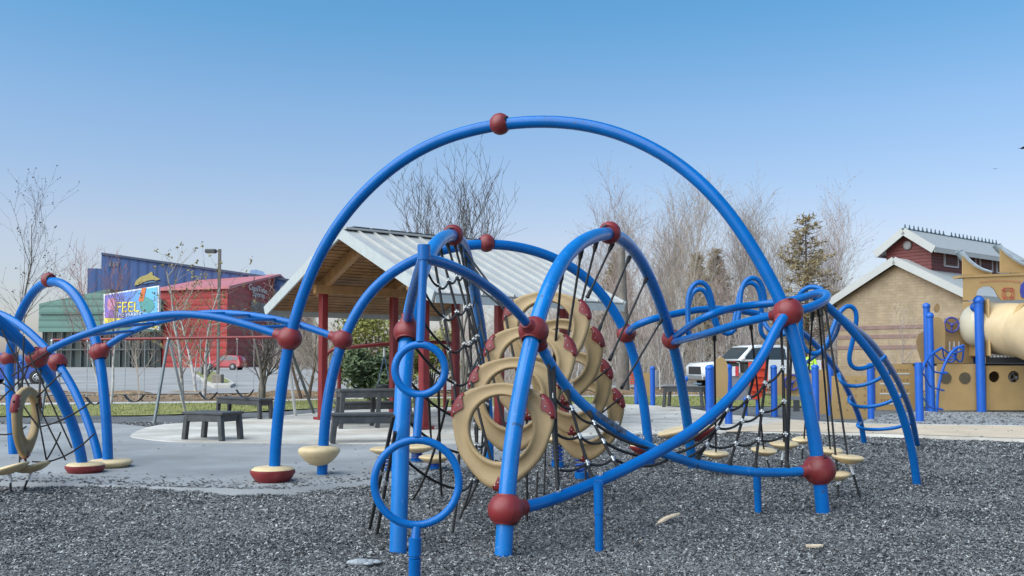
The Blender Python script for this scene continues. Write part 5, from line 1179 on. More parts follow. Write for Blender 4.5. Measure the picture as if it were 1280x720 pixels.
# ================================================================ VEHICLES
TYRE = mat('tyre', (.02, .02, .021), .8); RIM = mat('alloy_rim', (.45, .46, .47), .35, .8); CARG = mat('car_glass', (.03, .04, .045), .06, spec=.8); HL = mat('headlamp_glass', (.6, .62, .62), .15); TL = mat('tail_lamp', (.35, .01, .01), .25); TRIMB = mat('black_trim', (.025, .025, .027), .5)
def vehicle(name, label, cat, loc, rz, out, W, zb, zt, paint, wheels, wr, glass, front_x, rear_x, lampz, tumble=.16, group=None):
    t = thing(name, label, cat, loc, rz, group)
    yw = lambda z: W/2*(1-tumble*max(0, min(1, (z-zb)/(zt-zb)))) 
    n = len(out); mb = MB(); Ls = []
    for s, k in ((-1, 1.0), (-1, .94), (1, .94), (1, 1.0)):
        pass
    secs = [(-1.0, .965), (-.90, 1.0), (.90, 1.0), (1.0, .965)]; cx = sum(x for x, z in out)/n; vs_ = []
    for f, sc in secs:
        for x, z in out: vs_.append((cx+(x-cx)*sc, f*yw(z), zb*0+z if sc == 1 else z-(.03 if z > zb else 0)))
    fs_ = []
    for i in range(3):
        for j in range(n): j2 = (j+1) % n; fs_.append((i*n+j, i*n+j2, (i+1)*n+j2, (i+1)*n+j))
    mb.add(vs_, fs_, True); mb.add(vs_[:n], [tuple(range(n))]); mb.add(vs_[-n:], [tuple(range(n))[::-1]])
    mb.build('body', paint, t)
    for x in wheels:
        for s in (-1, 1):
            mt = M.Translation((x, s*(W/2-.10), wr)) @ M.Rotation(R(90)*-s, 4, 'X')
            mb = MB(); mb.lathe([(wr*1.22, .045), (wr*1.22, .108)], 22, mt); mb.build('wheel_arch', TRIMB, t)
            mb = MB(); mb.lathe([(wr*.95, -.08), (wr, -.05), (wr, .09), (wr*.93, .125), (wr*.66, .128)], 24, mt); w = mb.build('wheel', TYRE, t)
            mb = MB(); mb.lathe([(wr*.66, .11), (wr*.64, .134), (wr*.5, .125), (wr*.2, .135), (.01, .14)], 20, mt); mb.build('rim', RIM, w)
            mb = MB()
            for k in range(5):
                a = 2*PI*k/5+.3; mb.box(None, (wr*.16, wr*.30, .012), mtx=mt @ M.Rotation(a, 4, 'Z') @ M.Translation((0, wr*.40, .134)))
            mb.build('rim_opening', TRIMB, w)
    for pane in glass:
        for s in (-1, 1):
            mb = MB(); vs_ = [(x, s*(yw(z)*(.985)+.012), z) for x, z in pane]; vs2 = [(x, y-s*.05, z) for x, y, z in vs_]; k = len(pane)
            f = tuple(range(k)); mb.add(vs_+vs2, [f if s < 0 else f[::-1]]+[(i, (i+1) % k, k+(i+1) % k, k+i) for i in range(k)]); mb.build('side_window', CARG, t)
    for s in (-1, 1):
        mb = MB(); mb.box((front_x, s*(W/2-.26), lampz), (.10, .34, .16), bev=.03); mb.build('headlight', HL, t)
        mb = MB(); mb.box((rear_x, s*(W/2-.16), lampz+.12), (.08, .16, .28), bev=.02); mb.build('tail_light', TL, t)
        mb = MB(); mx_ = glass[0][0][0]; mb.ball((mx_+.05*(1 if front_x > 0 else -1), s*(W/2+.08), glass[0][0][1]+.06), .10, 10, 6, (.8, 1, .8)); mb.build('wing_mirror', paint, t)
    return t
PR = mat('red_car_paint', (.42, .014, .022), .25, coat=.8, var=.03); PW = mat('white_truck_paint', (.74, .75, .75), .3, coat=.6, var=.03); PBL = mat('blue_car_paint', (.02, .075, .36), .28, coat=.7, var=.04); PS = mat('silver_car_paint', (.42, .44, .47), .3, .4, coat=.6, var=.03)
SUV = [(-2.2, .35), (-2.22, .75), (-2.1, .95), (-1.2, 1.06), (-.65, 1.12), (.0, 1.58), (.5, 1.66), (1.5, 1.62), (1.95, 1.50), (2.18, 1.05), (2.2, .55), (2.12, .32), (1.75, .26), (-1.7, .26)]
SUVG = [[(-.50, 1.10), (.05, 1.52), (.55, 1.57), (.55, 1.08)], [(.62, 1.08), (.62, 1.57), (1.25, 1.55), (1.35, 1.08)], [(1.43, 1.10), (1.33, 1.54), (1.68, 1.46), (1.88, 1.14)]]
g = onlot(281, 462.5); rc0 = vehicle('parked_car', 'red compact SUV parked on the lot beside the grass island', 'car', tuple(g), R(-8), SUV, 1.84, .9, 1.62, PR, (-1.38, 1.32), .34, SUVG, -2.15, 2.16, .80)
mb = MB(); mb.box((-.35, 0, 1.34), (.05, 1.35, .46), 0, M.Translation((-.37, 0, 1.34)) @ M.Rotation(R(52), 4, 'Y')); mb.build('windscreen', CARG, rc0); mb = MB(); mb.box((-2.19, 0, .62), (.06, 1.0, .22), bev=.02); mb.build('grille', TRIMB, rc0)
mb = MB(); mb.box((0, 0, .36), (4.1, 1.86, .14), bev=.03); mb.build('sill_trim', TRIMB, rc0)
g = onlot(432, 463); vehicle('parked_car', 'silver car glimpsed between the red swing frame and the evergreen', 'car', tuple(g), R(20), SUV, 1.84, .9, 1.62, PS, (-1.38, 1.32), .34, SUVG, -2.15, 2.16, .80)
g = onlot(20, 479.5); vehicle('parked_car', 'bright blue car parked behind the oxblood balls and black net', 'car', tuple(g), R(188), SUV, 1.84, .9, 1.62, PBL, (-1.38, 1.32), .34, SUVG, -2.15, 2.16, .80)
g = onlot(163, 457.8); vehicle('parked_car', 'small dark red car by the shopfront glass', 'car', tuple(g), R(5), SUV, 1.84, .9, 1.62, PR, (-1.38, 1.32), .34, SUVG, -2.15, 2.16, .80)
TRK = [(-2.85, .5), (-2.88, 1.0), (-2.7, 1.17), (-1.45, 1.26), (-1.25, 1.30), (-.62, 1.90), (-.3, 1.97), (1.0, 1.97), (1.16, 1.88), (1.22, 1.32), (2.80, 1.32), (2.85, 1.28), (2.85, .62), (2.6, .5), (-2.4, .42)]
TRG = [[(-1.05, 1.33), (-.58, 1.82), (-.02, 1.86), (-.02, 1.32)], [(.08, 1.32), (.08, 1.86), (.88, 1.86), (1.02, 1.78), (1.06, 1.32)]]
g = onlot(943, 487); tk = vehicle('pickup_truck', 'white crew cab pickup truck parked behind the tan panel and grey bins', 'truck', tuple(g), R(15), TRK, 2.0, 1.0, 1.95, PW, (-1.80, 1.95), .42, TRG, -2.82, 2.83, .98, .13)
mb = MB(); mb.box(None, (.05, 1.55, .72), mtx=M.Translation((-.96, 0, 1.60)) @ M.Rotation(R(46), 4, 'Y')); mb.build('windscreen', CARG, tk); mb = MB(); mb.box((-2.87, 0, .86), (.05, 1.2, .34), bev=.02); mb.build('grille', TRIMB, tk); mb = MB(); mb.box((-2.93, 0, .54), (.14, 1.95, .2), bev=.04); mb.build('bumper', RIM, tk)
mb = MB(); mb.box((2.02, 0, 1.322), (1.50, 1.6, .02)); mb.build('bed_liner', TRIMB, tk)
for x in (-.02, 1.12): mb = MB(); mb.bar((x, -1.006, .62), (x, -1.006, 1.28), .015, .012, up=(1, 0, 0)); mb.build('door_gap', TRIMB, tk)
# wheelie bins in front of the truck
BINM = mat('charcoal_bin_plastic', (.055, .057, .06), .5, var=.1)
for px, yt, w, lab in ((938, 451, .62, 'larger charcoal wheelie bin standing before the white truck cab'), (914, 450, .5, 'smaller charcoal bin beside the rounded tan panel')):
    g = gz(px, 494, .03); t = thing('wheelie_bin', lab, 'bin', tuple(g), .1, 'bins by the truck'); h = ztop(yt, g.y)-.03
    mb = MB(); w2 = w*.82; mb.add([(-w2/2, -w2/2, .05), (w2/2, -w2/2, .05), (w2/2, w2/2, .05), (-w2/2, w2/2, .05), (-w/2, -w/2, h-.12), (w/2, -w/2, h-.12), (w/2, w/2, h-.08), (-w/2, w/2, h-.08)], [(0, 3, 2, 1), (4, 5, 6, 7), (0, 1, 5, 4), (1, 2, 6, 5), (2, 3, 7, 6), (3, 0, 4, 7)]); b = mb.build('body', BINM, t)
    mb = MB(); mb.box((0, -w/2-.005, h*.55), (w*.45, .02, h*.35), bev=.01); mb.build('recess', BLACK, b)
    mb = MB(); mb.box((0, -.02, h-.05), (w+.08, w+.10, .07), bev=.025); l = mb.build('lid', BINM, t); mb = MB(); mb.box((0, -w/2-.06, h-.07), (w*.6, .05, .04), bev=.01); mb.build('handle', mat('bin_handle_red', (.25, .05, .05), .5) if 'bin_handle_red' not in MATS else MATS['bin_handle_red'], l)
    for s in (-1, 1): mb = MB(); mb.lathe([(.10, -.03), (.11, 0), (.10, .03)], 14, M.Translation((s*w/2, w*.42, .10)) @ M.Rotation(R(90), 4, 'Y')); mb.build('wheel', BLACK, t)

# ================================================================ WORKERS
def person(loc, rz, label, vest_col, leg_col, hat=None, lean=.0):
    t = thing('person', label, 'person', loc, rz)
    V_ = [(0, 0, .92), (0, .0, 1.12), (0, .02-lean*.3, 1.36), (0, .0-lean*.5, 1.50), (0, -.02-lean*.6, 1.58), (0, -.03-lean*.65, 1.68), (0, -.02-lean*.65, 1.75),
          (.19, -lean*.4, 1.42), (.27, -.04-lean*.5, 1.16), (.24, -.22-lean*.6, .98), (.235, -.27-lean*.6, .93), (-.19, -lean*.4, 1.42), (-.27, -.04-lean*.5, 1.16), (-.24, -.20-lean*.6, .97), (-.235, -.25-lean*.6, .92),
          (.10, 0, .86), (.12, -.03, .48), (.12, .03, .09), (.13, -.12, .03), (-.10, 0, .86), (-.12, .03, .48), (-.12, .09, .09), (-.13, -.06, .03)]
    E = [(0, 1), (1, 2), (2, 3), (3, 4), (4, 5), (5, 6), (2, 7), (7, 8), (8, 9), (9, 10), (2, 11), (11, 12), (12, 13), (13, 14), (0, 15), (15, 16), (16, 17), (17, 18), (0, 19), (19, 20), (20, 21), (21, 22)]
    rr = [.15, .14, .16, .065, .075, .095, .06, .07, .05, .038, .035, .07, .05, .038, .035, .10, .07, .05, .05, .10, .07, .05, .05]
    me = bpy.data.meshes.new('body'); me.from_pydata(V_, E, []); o = bpy.data.objects.new('body', me); COL.objects.link(o); o.parent = t
    sk = o.modifiers.new('skin', 'SKIN'); sk.use_smooth_shade = True; ss = o.modifiers.new('sub', 'SUBSURF'); ss.levels = 1; ss.render_levels = 1
    for i, v in enumerate(me.skin_vertices[0].data): v.radius = (rr[i], rr[i]*(.75 if i in (1, 2) else 1)); v.use_root = (i == 0)
    dg = bpy.context.evaluated_depsgraph_get(); dg.update(); m2 = bpy.data.meshes.new_from_object(o.evaluated_get(dg)); o.modifiers.clear(); o.data = m2
    sk_m = MATS.get('skin') or mat('skin', (.42, .24, .16), .6); lm = mat('trousers_'+label[:6].replace(' ', '_'), leg_col, .8); vm = mat('workwear_'+label[:6].replace(' ', '_'), vest_col, .7)
    m2.materials.clear(); [m2.materials.append(q) for q in (sk_m, lm, vm, BLACK)]
    for p in m2.polygons:
        c = p.center; p.material_index = 3 if c.z < .10 else 1 if c.z < .98 and abs(c.x) < .2 else 2 if c.z < 1.50 and c.z > 1.0 else 0; p.use_smooth = True
    h = V((0, -.03-lean*.65, 1.68))
    if hat:
        mb = MB(); mb.lathe([(.15, .0), (.125, .012), (.118, .06), (.085, .11), (.02, .13)], 16, M.Translation(h+V((0, .01, .04)))); mb.build('hard_hat', mat('hard_hat_'+label[:6].replace(' ', '_'), hat, .35), t)
    else:
        mb = MB(); mb.ball(h+V((0, .025, .03)), .108, 14, 8, (.95, 1, .95)); mb.build('hair', mat('dark_hair', (.03, .02, .015), .8), t)
    mb = MB(); mb.ball(h+V((0, -.10, -.01)), .022, 8, 5, (.7, 1, 1.2)); mb.build('nose', sk_m, t)
    mb = MB(); [mb.ball(h+V((s*.035, -.088, .022)), .011, 6, 4) for s in (-1, 1)]; mb.build('eyes', BLACK, t)
    mb = MB()
    for z in (1.14, 1.26):
        n = 24; mb.tube([V((.172*math.cos(a), .138*math.sin(a)+.005, z)) for a in [2*PI*i/n for i in range(n)]], .016, 5, closed=True)
    mb.build('reflective_tape', mat('reflective_tape', (.65, .65, .6), .3) if 'reflective_tape' not in MATS else MATS['reflective_tape'], t)
    return t
g = onlot(951, 481); person(tuple(g), R(60), 'worker in an orange jacket standing behind the white truck bed', (.75, .16, .03), (.10, .09, .08), (.70, .22, .10))
g = gz(1013, 492, .03); person(tuple(g), R(-30), 'worker in a lime hi-vis vest and blue jeans beside the thick arch leg', (.45, .75, .05), (.03, .07, .28), None, .1)

# ================================================================ SMALL THINGS ON THE MULCH, BIRDS
BARK = mat('pale_split_wood', (.62, .50, .36), .8, var=.2, nscale=25)
def shard(name, label, px, py, L, w, h, rz, cat, m, curve=.0):
    g = gz(px, py); z = float(mulch_z(np.array([g.x]), np.array([g.y]))[0])+.012; mb = MB(); n = 8; vs_ = []; fs_ = []
    for i in range(n+1):
        q = i/n; ww = w*(math.sin(PI*min(.98, max(.06, q)))**.7)*(1+.18*math.sin(i*2.3)); x = (q-.5)*L; zz = curve*math.sin(PI*q)
        vs_ += [(x, -ww/2, zz), (x, ww/2, zz+.01), (x, ww*.2, zz+h), (x, -ww*.35, zz+h*.7)]
    for i in range(n):
        for j in range(4): fs_.append((i*4+j, i*4+(j+1) % 4, i*4+4+(j+1) % 4, i*4+4+j))
    mb.add(vs_, fs_); mb.add(vs_[:4], [(3, 2, 1, 0)]); mb.add(vs_[-4:], [(0, 1, 2, 3)]); o = mb.build(name, m); o.location = (g.x, g.y, z); o.rotation_euler = (R(14), 0, rz); tag(o, label, cat); return o
shard('bark_piece', 'pale splinter of bark lying alone on the mulch between the two support posts', 833, 654, .28, .045, .018, R(8), 'bark', BARK, .03).rotation_euler = (R(20), R(-26), R(8))
shard('stick', 'short pale stick on the mulch in front of the thick arch leg', 1018, 688, .13, .022, .02, R(3), 'stick', BARK)
shard('stick', 'tiny pale stick beside the larger bark splinter', 801, 678, .07, .015, .015, R(60), 'stick', BARK)
GLV = mat('grey_cloth', (.30, .32, .34), .9, var=.25, nscale=30, bump=.5, bscale=80)
g = gz(450, 707); mb = MB()
for dx, dy, r, sx in ((0, 0, .05, 1.4), (.06, .01, .035, 1.5), (.10, .035, .022, 1.8), (.11, .0, .02, 2.0), (-.05, .015, .035, 1.2), (.06, -.04, .022, 1.5), (-.02, .045, .028, 1.3)): mb.ball((dx, dy, .018), r, 12, 7, (sx, .8, .55))
o = mb.build('rag', GLV); o.location = (g.x, g.y, float(mulch_z(np.array([g.x]), np.array([g.y]))[0])+.012); o.rotation_euler = (0, 0, .1); tag(o, 'crumpled grey rag on the mulch beside the ring pole foot', 'rag')
BIRD = mat('dark_bird', (.03, .03, .033), .8)
def bird(p, s, rz, label):
    mb = MB(); mb.ball((0, 0, 0), .10*s, 12, 8, (.8, 2.2, .8)); mb.ball((0, -.23*s, .03*s), .055*s, 10, 6)
    mb.tube([(0, -.27*s, .03*s), (0, -.34*s, .02*s)], [.02*s, .003*s], 6); mb.add([(-.04*s, .18*s, 0), (.04*s, .18*s, 0), (.08*s, .38*s, 0), (-.08*s, .38*s, 0), (0, .28*s, .02*s)], [(0, 1, 4), (1, 2, 4), (2, 3, 4), (3, 0, 4), (0, 3, 2, 1)])
    for q in (-1, 1):
        vs_ = [(q*.05*s, -.10*s, .03*s), (q*.32*s, -.16*s, .10*s), (q*.62*s, -.04*s, .04*s), (q*.34*s, .04*s, .09*s), (q*.05*s, .10*s, .03*s)]; mb.add(vs_+[(x, y, z-.012*s) for x, y, z in vs_], [(0, 1, 2, 3, 4) if q < 0 else (4, 3, 2, 1, 0), (9, 8, 7, 6, 5) if q < 0 else (5, 6, 7, 8, 9)]+[(i, (i+1) % 5, 5+(i+1) % 5, 5+i) for i in range(5)])
    o = mb.build('bird', BIRD); o.location = p; o.rotation_euler = (0, 0, rz); tag(o, label, 'bird'); return o
bird(at(1278, 185.3, 40), .45, R(75), 'dark bird gliding high above the play ship canopy, larger of two'); bird(at(1244, 211, 70), .35, R(150), 'tiny far bird in the sky above the tan block building')

# ================================================================ TREES
BARKS = {'grey': mat('grey_bark', (.17, .145, .125), .9, var=.25, nscale=4), 'birch': mat('birch_bark', (.46, .42, .38), .85, var=.3, nscale=5, col2=(.64, .61, .57)), 'brown': mat('brown_bark', (.12, .085, .06), .9, var=.25), 'twig': mat('fine_twigs', (.33, .275, .22), .9, var=.2, nscale=.8), 'mauve': mat('mauve_twigs', (.36, .29, .26), .9, var=.2, nscale=.8), 'rosy': mat('rosy_twigs', (.26, .13, .125), .9), 'dark': mat('dark_twigs', (.085, .07, .062), .9)}
CAT = mat('catkin_buds', (.34, .17, .10), .9, var=.3, nscale=1)
NEED = {'green': mat('pine_needles', (.055, .085, .030), .85, var=.35, nscale=1.2, col2=(.10, .125, .045)), 'brown': mat('bronzed_needles', (.25, .195, .10), .9, var=.3, nscale=1.0, col2=(.37, .29, .16)), 'yellow': mat('new_leaf_yellow', (.25, .26, .055), .85, var=.3, nscale=1.0, col2=(.38, .36, .11)), 'bush': mat('evergreen_sprays', (.055, .085, .04), .85, var=.35, nscale=1.4, col2=(.12, .16, .07))}
def grow(seed, h, spread, r0, kids, depth, stems=1, up=.25, twig_r=.006, vase=0.0, first=.2, droop=0.0):
    """limbs of a leafless tree: returns (thick segments, fine segments, tip points)"""
    rg = random.Random(seed); thick = []; fine = []; tips = []
    def limb(p, d, L, r, lv):
        n = max(3, int(5-lv*.6)); pts = [p]; rs = [r]; q = V(p); dd = V(d)
        for i in range(n):
            dd = (dd + V((rg.gauss(0, .09), rg.gauss(0, .09), rg.gauss(0, .05)+up*.16*(1 if lv else .2)-droop*lv*.10))).normalized(); q = q+dd*(L/n); pts.append(V(q)); rs.append(max(twig_r*.55, r*(1-(i+1)/n*.80)))
        (thick if r > .035 else fine).append((pts, rs))
        if lv >= depth: tips.append(pts[-1]); return
        k = kids[min(lv, len(kids)-1)]
        for j in range(k):
            f = (first if lv == 0 else .22)+(1-(first if lv == 0 else .22))*(j+rg.random()*.8)/k; f = min(f, .98); x = f*n; i = min(int(x), n-1); b = pts[i].lerp(pts[i+1], x-i)
            az = rg.uniform(0, 2*PI); ax = V((math.cos(az), math.sin(az), 0)); base = (pts[i+1]-pts[i]).normalized()
            an = rg.uniform(.45, .95)*(1.0 if lv else spread); nd = (base*math.cos(an)+(ax-base*ax.dot(base)).normalized()*math.sin(an)); nd.z += up*.4; nd.normalize()
            LL = L*rg.uniform(.30, .55)*(1.15-f*.55) if lv == 0 else L*rg.uniform(.35, .65); limb(b, nd, LL, max(twig_r, rs[i]*.5), lv+1)
    for s in range(stems):
        a = 2*PI*s/max(1, stems)+rg.random()*.8; o = .10*(stems > 1); tl = vase*rg.uniform(.3, 1.0)
        limb(V((math.cos(a)*o, math.sin(a)*o, -.15)), V((math.cos(a)*tl, math.sin(a)*tl, 1)).normalized(), h*rg.uniform(.82, 1.0) if stems > 1 else h, r0*rg.uniform(.7, 1) if stems > 1 else r0, 0)
    return thick, fine, tips
def tree(name, label, cat, group, loc, seed, h, spread, r0, kids, depth, bark, twig, **kw):
    tipm = kw.pop('tipm', None); tipn = kw.pop('tipn', 0); tips_s = kw.pop('tips', .05)
    t = thing(name, label, cat, loc, random.uniform(0, 6.28), group); thick, fine, tips = grow(seed, h, spread, r0, kids, depth, **kw)
    mb = MB()
    for p, r in thick: mb.tube(p, r, 7, caps=False)
    mb.build('trunk', BARKS[bark], t); mb = MB()
    for p, r in fine: mb.tube(p, r, 3, caps=False, smooth=False)
    if tipm:
        mb.m = 1; rg = random.Random(seed)
        for p in tips:
            for _ in range(tipn):
                c = p+V((rg.gauss(0, .03), rg.gauss(0, .03), rg.gauss(0, .05))); a = V((rg.uniform(-1, 1), rg.uniform(-1, 1), rg.uniform(-1, 1)))*tips_s; b = V((rg.uniform(-1, 1), rg.uniform(-1, 1), rg.uniform(-1, 1)))*tips_s; mb.add([c-a, c+b, c+a, c-b*.6], [(0, 1, 2, 3)])
    mb.build('crown', [BARKS[twig], tipm] if tipm else BARKS[twig], t); return t
def conifer(label, cat, group, loc, seed, h, w, needle, dens=1.0, name='pine_tree', base=.12, quad=.16, gaps=.3, tp=.75, nsf=1.0):
    rg = random.Random(seed); t = thing(name, label, cat, loc, rg.uniform(0, 6), group); mb = MB(); mb.tube([(0, 0, -.15), (.03, 0, h*.5), (0, .02, h*.98)], [h*.014+.03, h*.009+.015, .012], 7); mb.build('trunk', BARKS['brown'], t)
    br = MB(); cr = MB(); nb = int(34*dens+h*7*dens)
    for i in range(nb):
        f = base+(1-base)*(i/nb)**.9; z = h*f; L = w*(1-f)**tp*rg.uniform(.55, 1.05)+.12; az = i*2.4+rg.uniform(-.4, .4); d = V((math.cos(az), math.sin(az), rg.uniform(.0, .45))).normalized(); p0 = V((0, 0, z)); p1 = p0+d*L; br.tube([p0, p0.lerp(p1, .5)+V((0, 0, -.03)), p1], [.02, .014, .006], 3, caps=False)
        if rg.random() < gaps*.35: continue
        ns = int(9*dens*L/.8*nsf)+2
        for k in range(ns):
            q = p0.lerp(p1, .25+.8*rg.random())+V((rg.gauss(0, .10), rg.gauss(0, .10), rg.gauss(0, .07)))*max(1, L*.7)
            for _ in range(4):
                a = (d*.6+V((rg.gauss(0, .7), rg.gauss(0, .7), rg.gauss(.2, .5)))).normalized(); b = a.orthogonal().normalized()*quad*.18; cr.add([q-b, q+b, q+a*quad*rg.uniform(.7, 1.4)], [(0, 1, 2)])
    br.build('branches', BARKS['brown'], t); cr.build('crown', NEED[needle], t); return t
def shrub(label, group, loc, seed, w, h, needle, n=3200, name='shrub', quad=.10, cat='shrub'):
    rg = random.Random(seed); t = thing(name, label, cat, loc, 0, group); mb = MB(); cr = MB(); lobes = [(V((rg.uniform(-.75, .75)*w, rg.uniform(-.6, .6)*w, h*rg.uniform(.2, .85))), rg.uniform(.22, .42)*min(w*1.6, h)) for _ in range(11)]
    for c, r in lobes: mb.tube([(0, 0, -.1), V((c.x*.3, c.y*.3, c.z*.5)), c], [.05, .03, .01], 5)
    mb.build('stems', BARKS['brown'], t)
    for i in range(n):
        c, r = lobes[rg.randrange(len(lobes))]; d = V((rg.gauss(0, 1), rg.gauss(0, 1), rg.gauss(0, 1))).normalized()*r*rg.uniform(.25, 1.12); q = c+d; a = V((rg.gauss(0, 1), rg.gauss(0, 1), rg.gauss(0, .8))).normalized()*quad; b = a.orthogonal().normalized()*quad*.45; cr.add([q-a, q+b, q+a, q-b], [(0, 1, 2, 3)])
    cr.build('crown', NEED[needle], t); return t
def base_at(px, Y): p = at(px, 450, Y); return (p.x, Y, lot_z(Y) if Y > 32 else .04)
def hgt(py, Y): return ztop(py, Y)-.1
# fan-shaped bare tree behind the pavilion
tree('bare_tree', 'bare vase-shaped tree fanning out above the pavilion roof', 'tree', None, base_at(576, 33), 5, hgt(245, 33), .36, .055, (8, 4, 2), 3, 'grey', 'dark', stems=10, vase=.24, up=.66, first=.40, twig_r=.008)
# thin tree at the left edge and young trees before the lot
tree('bare_tree', 'slender bare young tree rising against the sky at the edge by the tall thin twigs', 'tree', 'young bare trees along the lot', base_at(16, 31), 12, hgt(268, 31), .75, .05, (13, 4, 3), 3, 'grey', 'dark', up=.35, first=.25, twig_r=.005, tipm=BARKS['dark'], tipn=2, tips=.03)
bt_ = base_at(137, 30); tree('bare_tree', 'young reddish-twigged tree in front of the billboard', 'tree', 'young bare trees along the lot', bt_, 22, hgt(318, 30), .6, .05, (14, 5, 3), 3, 'birch', 'rosy', up=.6, first=.35, twig_r=.006, stems=2, vase=.22)
tree('bare_tree', 'small bare sapling between the first swing chains', 'tree', 'young bare trees along the lot', base_at(174, 31), 25, hgt(400, 31), .9, .035, (12, 4, 2), 3, 'brown', 'twig', up=.3, first=.3, twig_r=.005, tipm=CAT, tipn=1, tips=.03)
def tufted(label, px, Y, top, seed):
    return tree('larch_tree', label, 'tree', 'thin larches in front of the red building', base_at(px, Y), seed, hgt(top, Y), 1.15, .075, (20, 3), 2, 'birch', 'twig', up=.12, first=.15, twig_r=.007, tipm=LARCH, tipn=6, tips=.045)
LARCH = mat('larch_tufts', (.24, .20, .07), .9, var=.3, nscale=1.5, col2=(.34, .28, .11))
tufted('tallest thin larch with tufts of yellow-green needles before the red wall', 229, 33, 331, 31); tufted('slim larch stem with tufts standing nearer the lamp pole', 255, 34, 350, 33); tufted('short larch between the lamp pole and bare tree by the red car', 246, 40, 372, 37)
tree('bare_tree', 'dark multi-stem bare tree beside the red car, behind the swing end frame', 'tree', 'young bare trees along the lot', base_at(327, 30.5), 41, hgt(372, 30.5), .9, .09, (9, 6, 4), 3, 'grey', 'dark', stems=3, vase=.35, up=.3, first=.2, twig_r=.007)
tree('bare_tree', 'brown bare tree just behind the front pavilion post', 'tree', 'bare trees behind the pavilion', base_at(382, 34), 43, hgt(380, 34), 1.0, .08, (12, 6, 4), 3, 'brown', 'twig', stems=2, vase=.3, up=.25, first=.15, twig_r=.008)
tree('bare_tree', 'tangled bare tree between the two front pavilion posts', 'tree', 'bare trees behind the pavilion', base_at(418, 38), 47, hgt(378, 38), 1.0, .08, (12, 6, 4), 3, 'grey', 'twig', stems=2, vase=.4, up=.25, first=.1, twig_r=.009)
shrub('yellow-green leafing tree under the pavilion eave', None, base_at(462, 37), 51, 1.5, 3.3, 'yellow', 5200, 'leafing_tree', .085, 'tree')
shrub('dark evergreen bush beside the red swing frame', None, base_at(463, 31), 53, .95, 1.75, 'bush', 5200, 'evergreen_bush', .085)
shrub('second yellow-green shrub seen between pavilion posts near the ring pole', None, base_at(540, 39), 55, 1.3, 2.8, 'yellow', 3600, 'leafing_shrub', .085)
# the birch thicket on the far side
bvar = []
bseed = ((61, 11.5, .55, .10), (62, 10.0, .6, .085), (63, 12.5, .5, .11), (64, 8.5, .7, .08))
for i, (sd_, h_, sp_, r_) in enumerate(bseed):
    bvar.append((tree('birch_tree', ['tall pale bare birch with rusty buds in the thicket behind the climber', 'slighter bare birch in the thicket behind the climber', 'tallest feathery bare birch in the thicket behind the climber', 'bushy bare birch low in the thicket behind the climber'][i], 'tree', 'bare birches in the thicket', (0, 0, 0), sd_, h_, sp_, r_, (26, 8, 4), 3, 'birch', 'mauve' if i % 2 else 'twig', up=.4, first=.12, twig_r=.009, tipm=CAT, tipn=1, tips=.04), h_))
place = [(762, 58, 276, 0), (788, 52, 252, 1), (808, 60, 300, 3), (828, 56, 262, 2), (850, 50, 238, 0), (868, 62, 290, 1), (905, 56, 285, 3), (925, 52, 268, 0), (942, 60, 300, 1), (972, 55, 262, 2), (990, 62, 290, 0), (1030, 54, 268, 1), (1048, 60, 285, 2), (700, 60, 330, 3), (735, 64, 320, 1), (663, 60, 335, 0), (838, 66, 320, 3), (886, 68, 330, 2), (1012, 68, 300, 3), (748, 48, 350, 3), (802, 46, 345, 1), (880, 47, 340, 0), (915, 45, 350, 3), (960, 47, 345, 1), (720, 50, 365, 3), (690, 54, 372, 3), (600, 60, 372, 3), (640, 62, 365, 1), (1015, 50, 335, 3), (825, 44, 350, 3), (775, 44, 360, 3), (855, 45, 355, 2)]
WHERE = ['rising above the nearer hoop with the hanging ropes', 'just inside the curve of the rope hoop', 'behind the rope hoop, mostly hidden by its ropes', 'whose top clears the low arch ball', 'straight above the first serpentine loop', 'farther back than the first serpentine loop', 'between the olive pine and the second serpentine loop', 'touching the thick arch limb at mid height', 'crossed by the thick limb of the tallest arch', 'just outside the thick arch limb', 'beside the high red ball, in front of the bronzed pine', 'against the bronzed pine on its roof side', 'nearest the block building eave', 'behind the far half of the pavilion roof', 'rising behind the pavilion roof corner', 'behind the pavilion ridge', 'far back between rope hoop and first loop', 'far back behind the two loops', 'far back behind the bronzed pine', 'low in front, under the pavilion roof corner', 'in front of the olive pine trunk line', 'above the white truck cab', 'above the white truck bed', 'above the orange-jacketed worker', 'below the pavilion far eave', 'between two pavilion posts', 'seen under the pavilion roof beside the ring pole', 'seen under the pavilion roof through the ring panels', 'above the lime-vested worker', 'above the charcoal table', 'beside the thick grey trunk', 'above the truck bonnet']
KINDS = ['tall pale bare birch', 'slight bare birch', 'feathery tall bare birch', 'bushy bare birch']
used = set()
for j, (px, Y, top, k) in enumerate(place):
    src, h_ = bvar[k]; loc = base_at(px, Y)
    o = src if k not in used else copy_tree(src); used.add(k); o['label'] = KINDS[k]+' '+WHERE[j]
    s_ = hgt(top, Y)/h_/1.14; o.location = loc; o.rotation_euler = (0, 0, j*1.7); o.scale = (s_*.95, s_*.95, s_)
conifer('tall thin bronzed pine with gaps showing sky, beside the block building', 'tree', 'pines in the thicket', base_at(1010, 50), 71, hgt(268, 50), 2.5, 'brown', 2.2, base=.16, quad=.22, gaps=1.5, tp=.55, nsf=.30)
conifer('broad olive pine rising between two bare birches', 'tree', 'pines in the thicket', base_at(897, 58), 72, hgt(313, 58), 1.7, 'brown', 1.7, base=.12, quad=.26)
conifer('narrow dull pine beside the olive pine in the thicket', 'tree', 'pines in the thicket', base_at(872, 60), 73, hgt(316, 60), 1.3, 'brown', 1.5, base=.12, quad=.26)
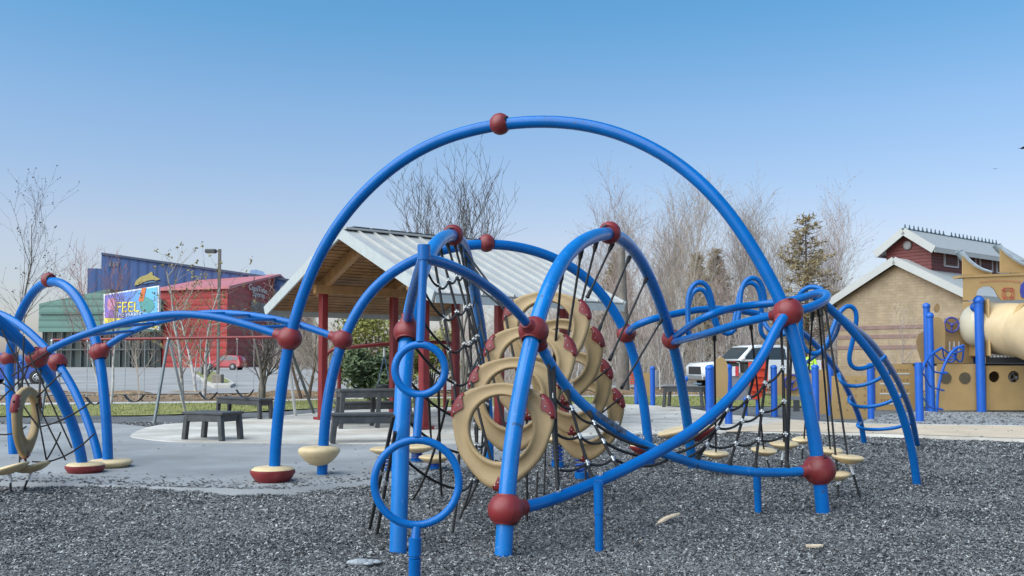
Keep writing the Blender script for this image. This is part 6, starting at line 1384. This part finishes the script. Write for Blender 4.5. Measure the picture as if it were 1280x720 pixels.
conifer('dark pine behind the far corner of the pavilion roof', 'tree', 'pines in the thicket', base_at(772, 62), 74, hgt(320, 62), 2.2, 'brown', 1.6, base=.1, quad=.26)
# brown undergrowth between the trunks
rg = random.Random(5); mb = MB(); 
for i in range(5200):
    px = rg.uniform(560, 1075); Y = rg.uniform(50, 72); p = at(px, 450, Y); a = rg.uniform(0, 6.28); h_ = rg.uniform(.6, 3.4); q = V((p.x, Y, lot_z(Y)-.1)); d = V((rg.gauss(0, .25), rg.gauss(0, .25), 1)).normalized(); mb.m = rg.choice((0, 0, 1, 2))
    m_ = q+d*h_*.6; mb.tube([q, m_, q+d*h_+V((rg.gauss(0, .2), 0, 0))], [.014, .010, .005], 3, caps=False, smooth=False)
    for _ in range(4): b = q+d*h_*rg.uniform(.3, 1); mb.tube([b, b+V((rg.gauss(0, .35), rg.gauss(0, .35), rg.uniform(.1, .6)))], [.007, .004], 3, caps=False, smooth=False)
stuff(mb.build('undergrowth', [BARKS['twig'], BARKS['mauve'], BARKS['birch']]))
# far treeline beyond the lot
rg = random.Random(9); mb = MB()
for i in range(2600):
    px = rg.uniform(330, 1300); Y = rg.uniform(110, 150); p = at(px, 450, Y); q = V((p.x, Y, 0)); h_ = rg.uniform(2, 7.5)*(1 if px > 560 else .8); d = V((rg.gauss(0, .12), 0, 1)).normalized(); mb.m = rg.choice((0, 1))
    mb.tube([q, q+d*h_*.5, q+d*h_], [.05, .03, .012], 3, caps=False, smooth=False)
    for _ in range(7): b = q+d*h_*rg.uniform(.2, 1); mb.tube([b, b+V((rg.gauss(0, 1.0), rg.gauss(0, .8), rg.uniform(.3, 1.6)))], [.022, .010], 3, caps=False, smooth=False)
stuff(mb.build('far_treeline', [BARKS['twig'], BARKS['mauve']]))
tree('bare_tree', 'small bare sapling with red buds against the tan block wall', 'tree', None, base_at(1126, 36), 81, hgt(388, 36), .8, .035, (10, 4, 3), 3, 'brown', 'mauve', up=.5, first=.2, twig_r=.006)
tree('bare_tree', 'spindly sapling by the truck front wheel, on leaf litter', 'tree', None, base_at(842, 36), 83, hgt(398, 36), .7, .03, (8, 3, 2), 3, 'birch', 'mauve', up=.5, first=.3, twig_r=.005)
mb = MB(); g = base_at(778, 40); t = thing('bare_tree', 'single thick grey trunk seen past the arch with the ropes', 'tree', g); mb.tube([(0, 0, -.2), (.05, 0, 2.4), (.0, .1, 6)], [.30, .24, .14], 10); mb.build('trunk', BARKS['grey'], t)
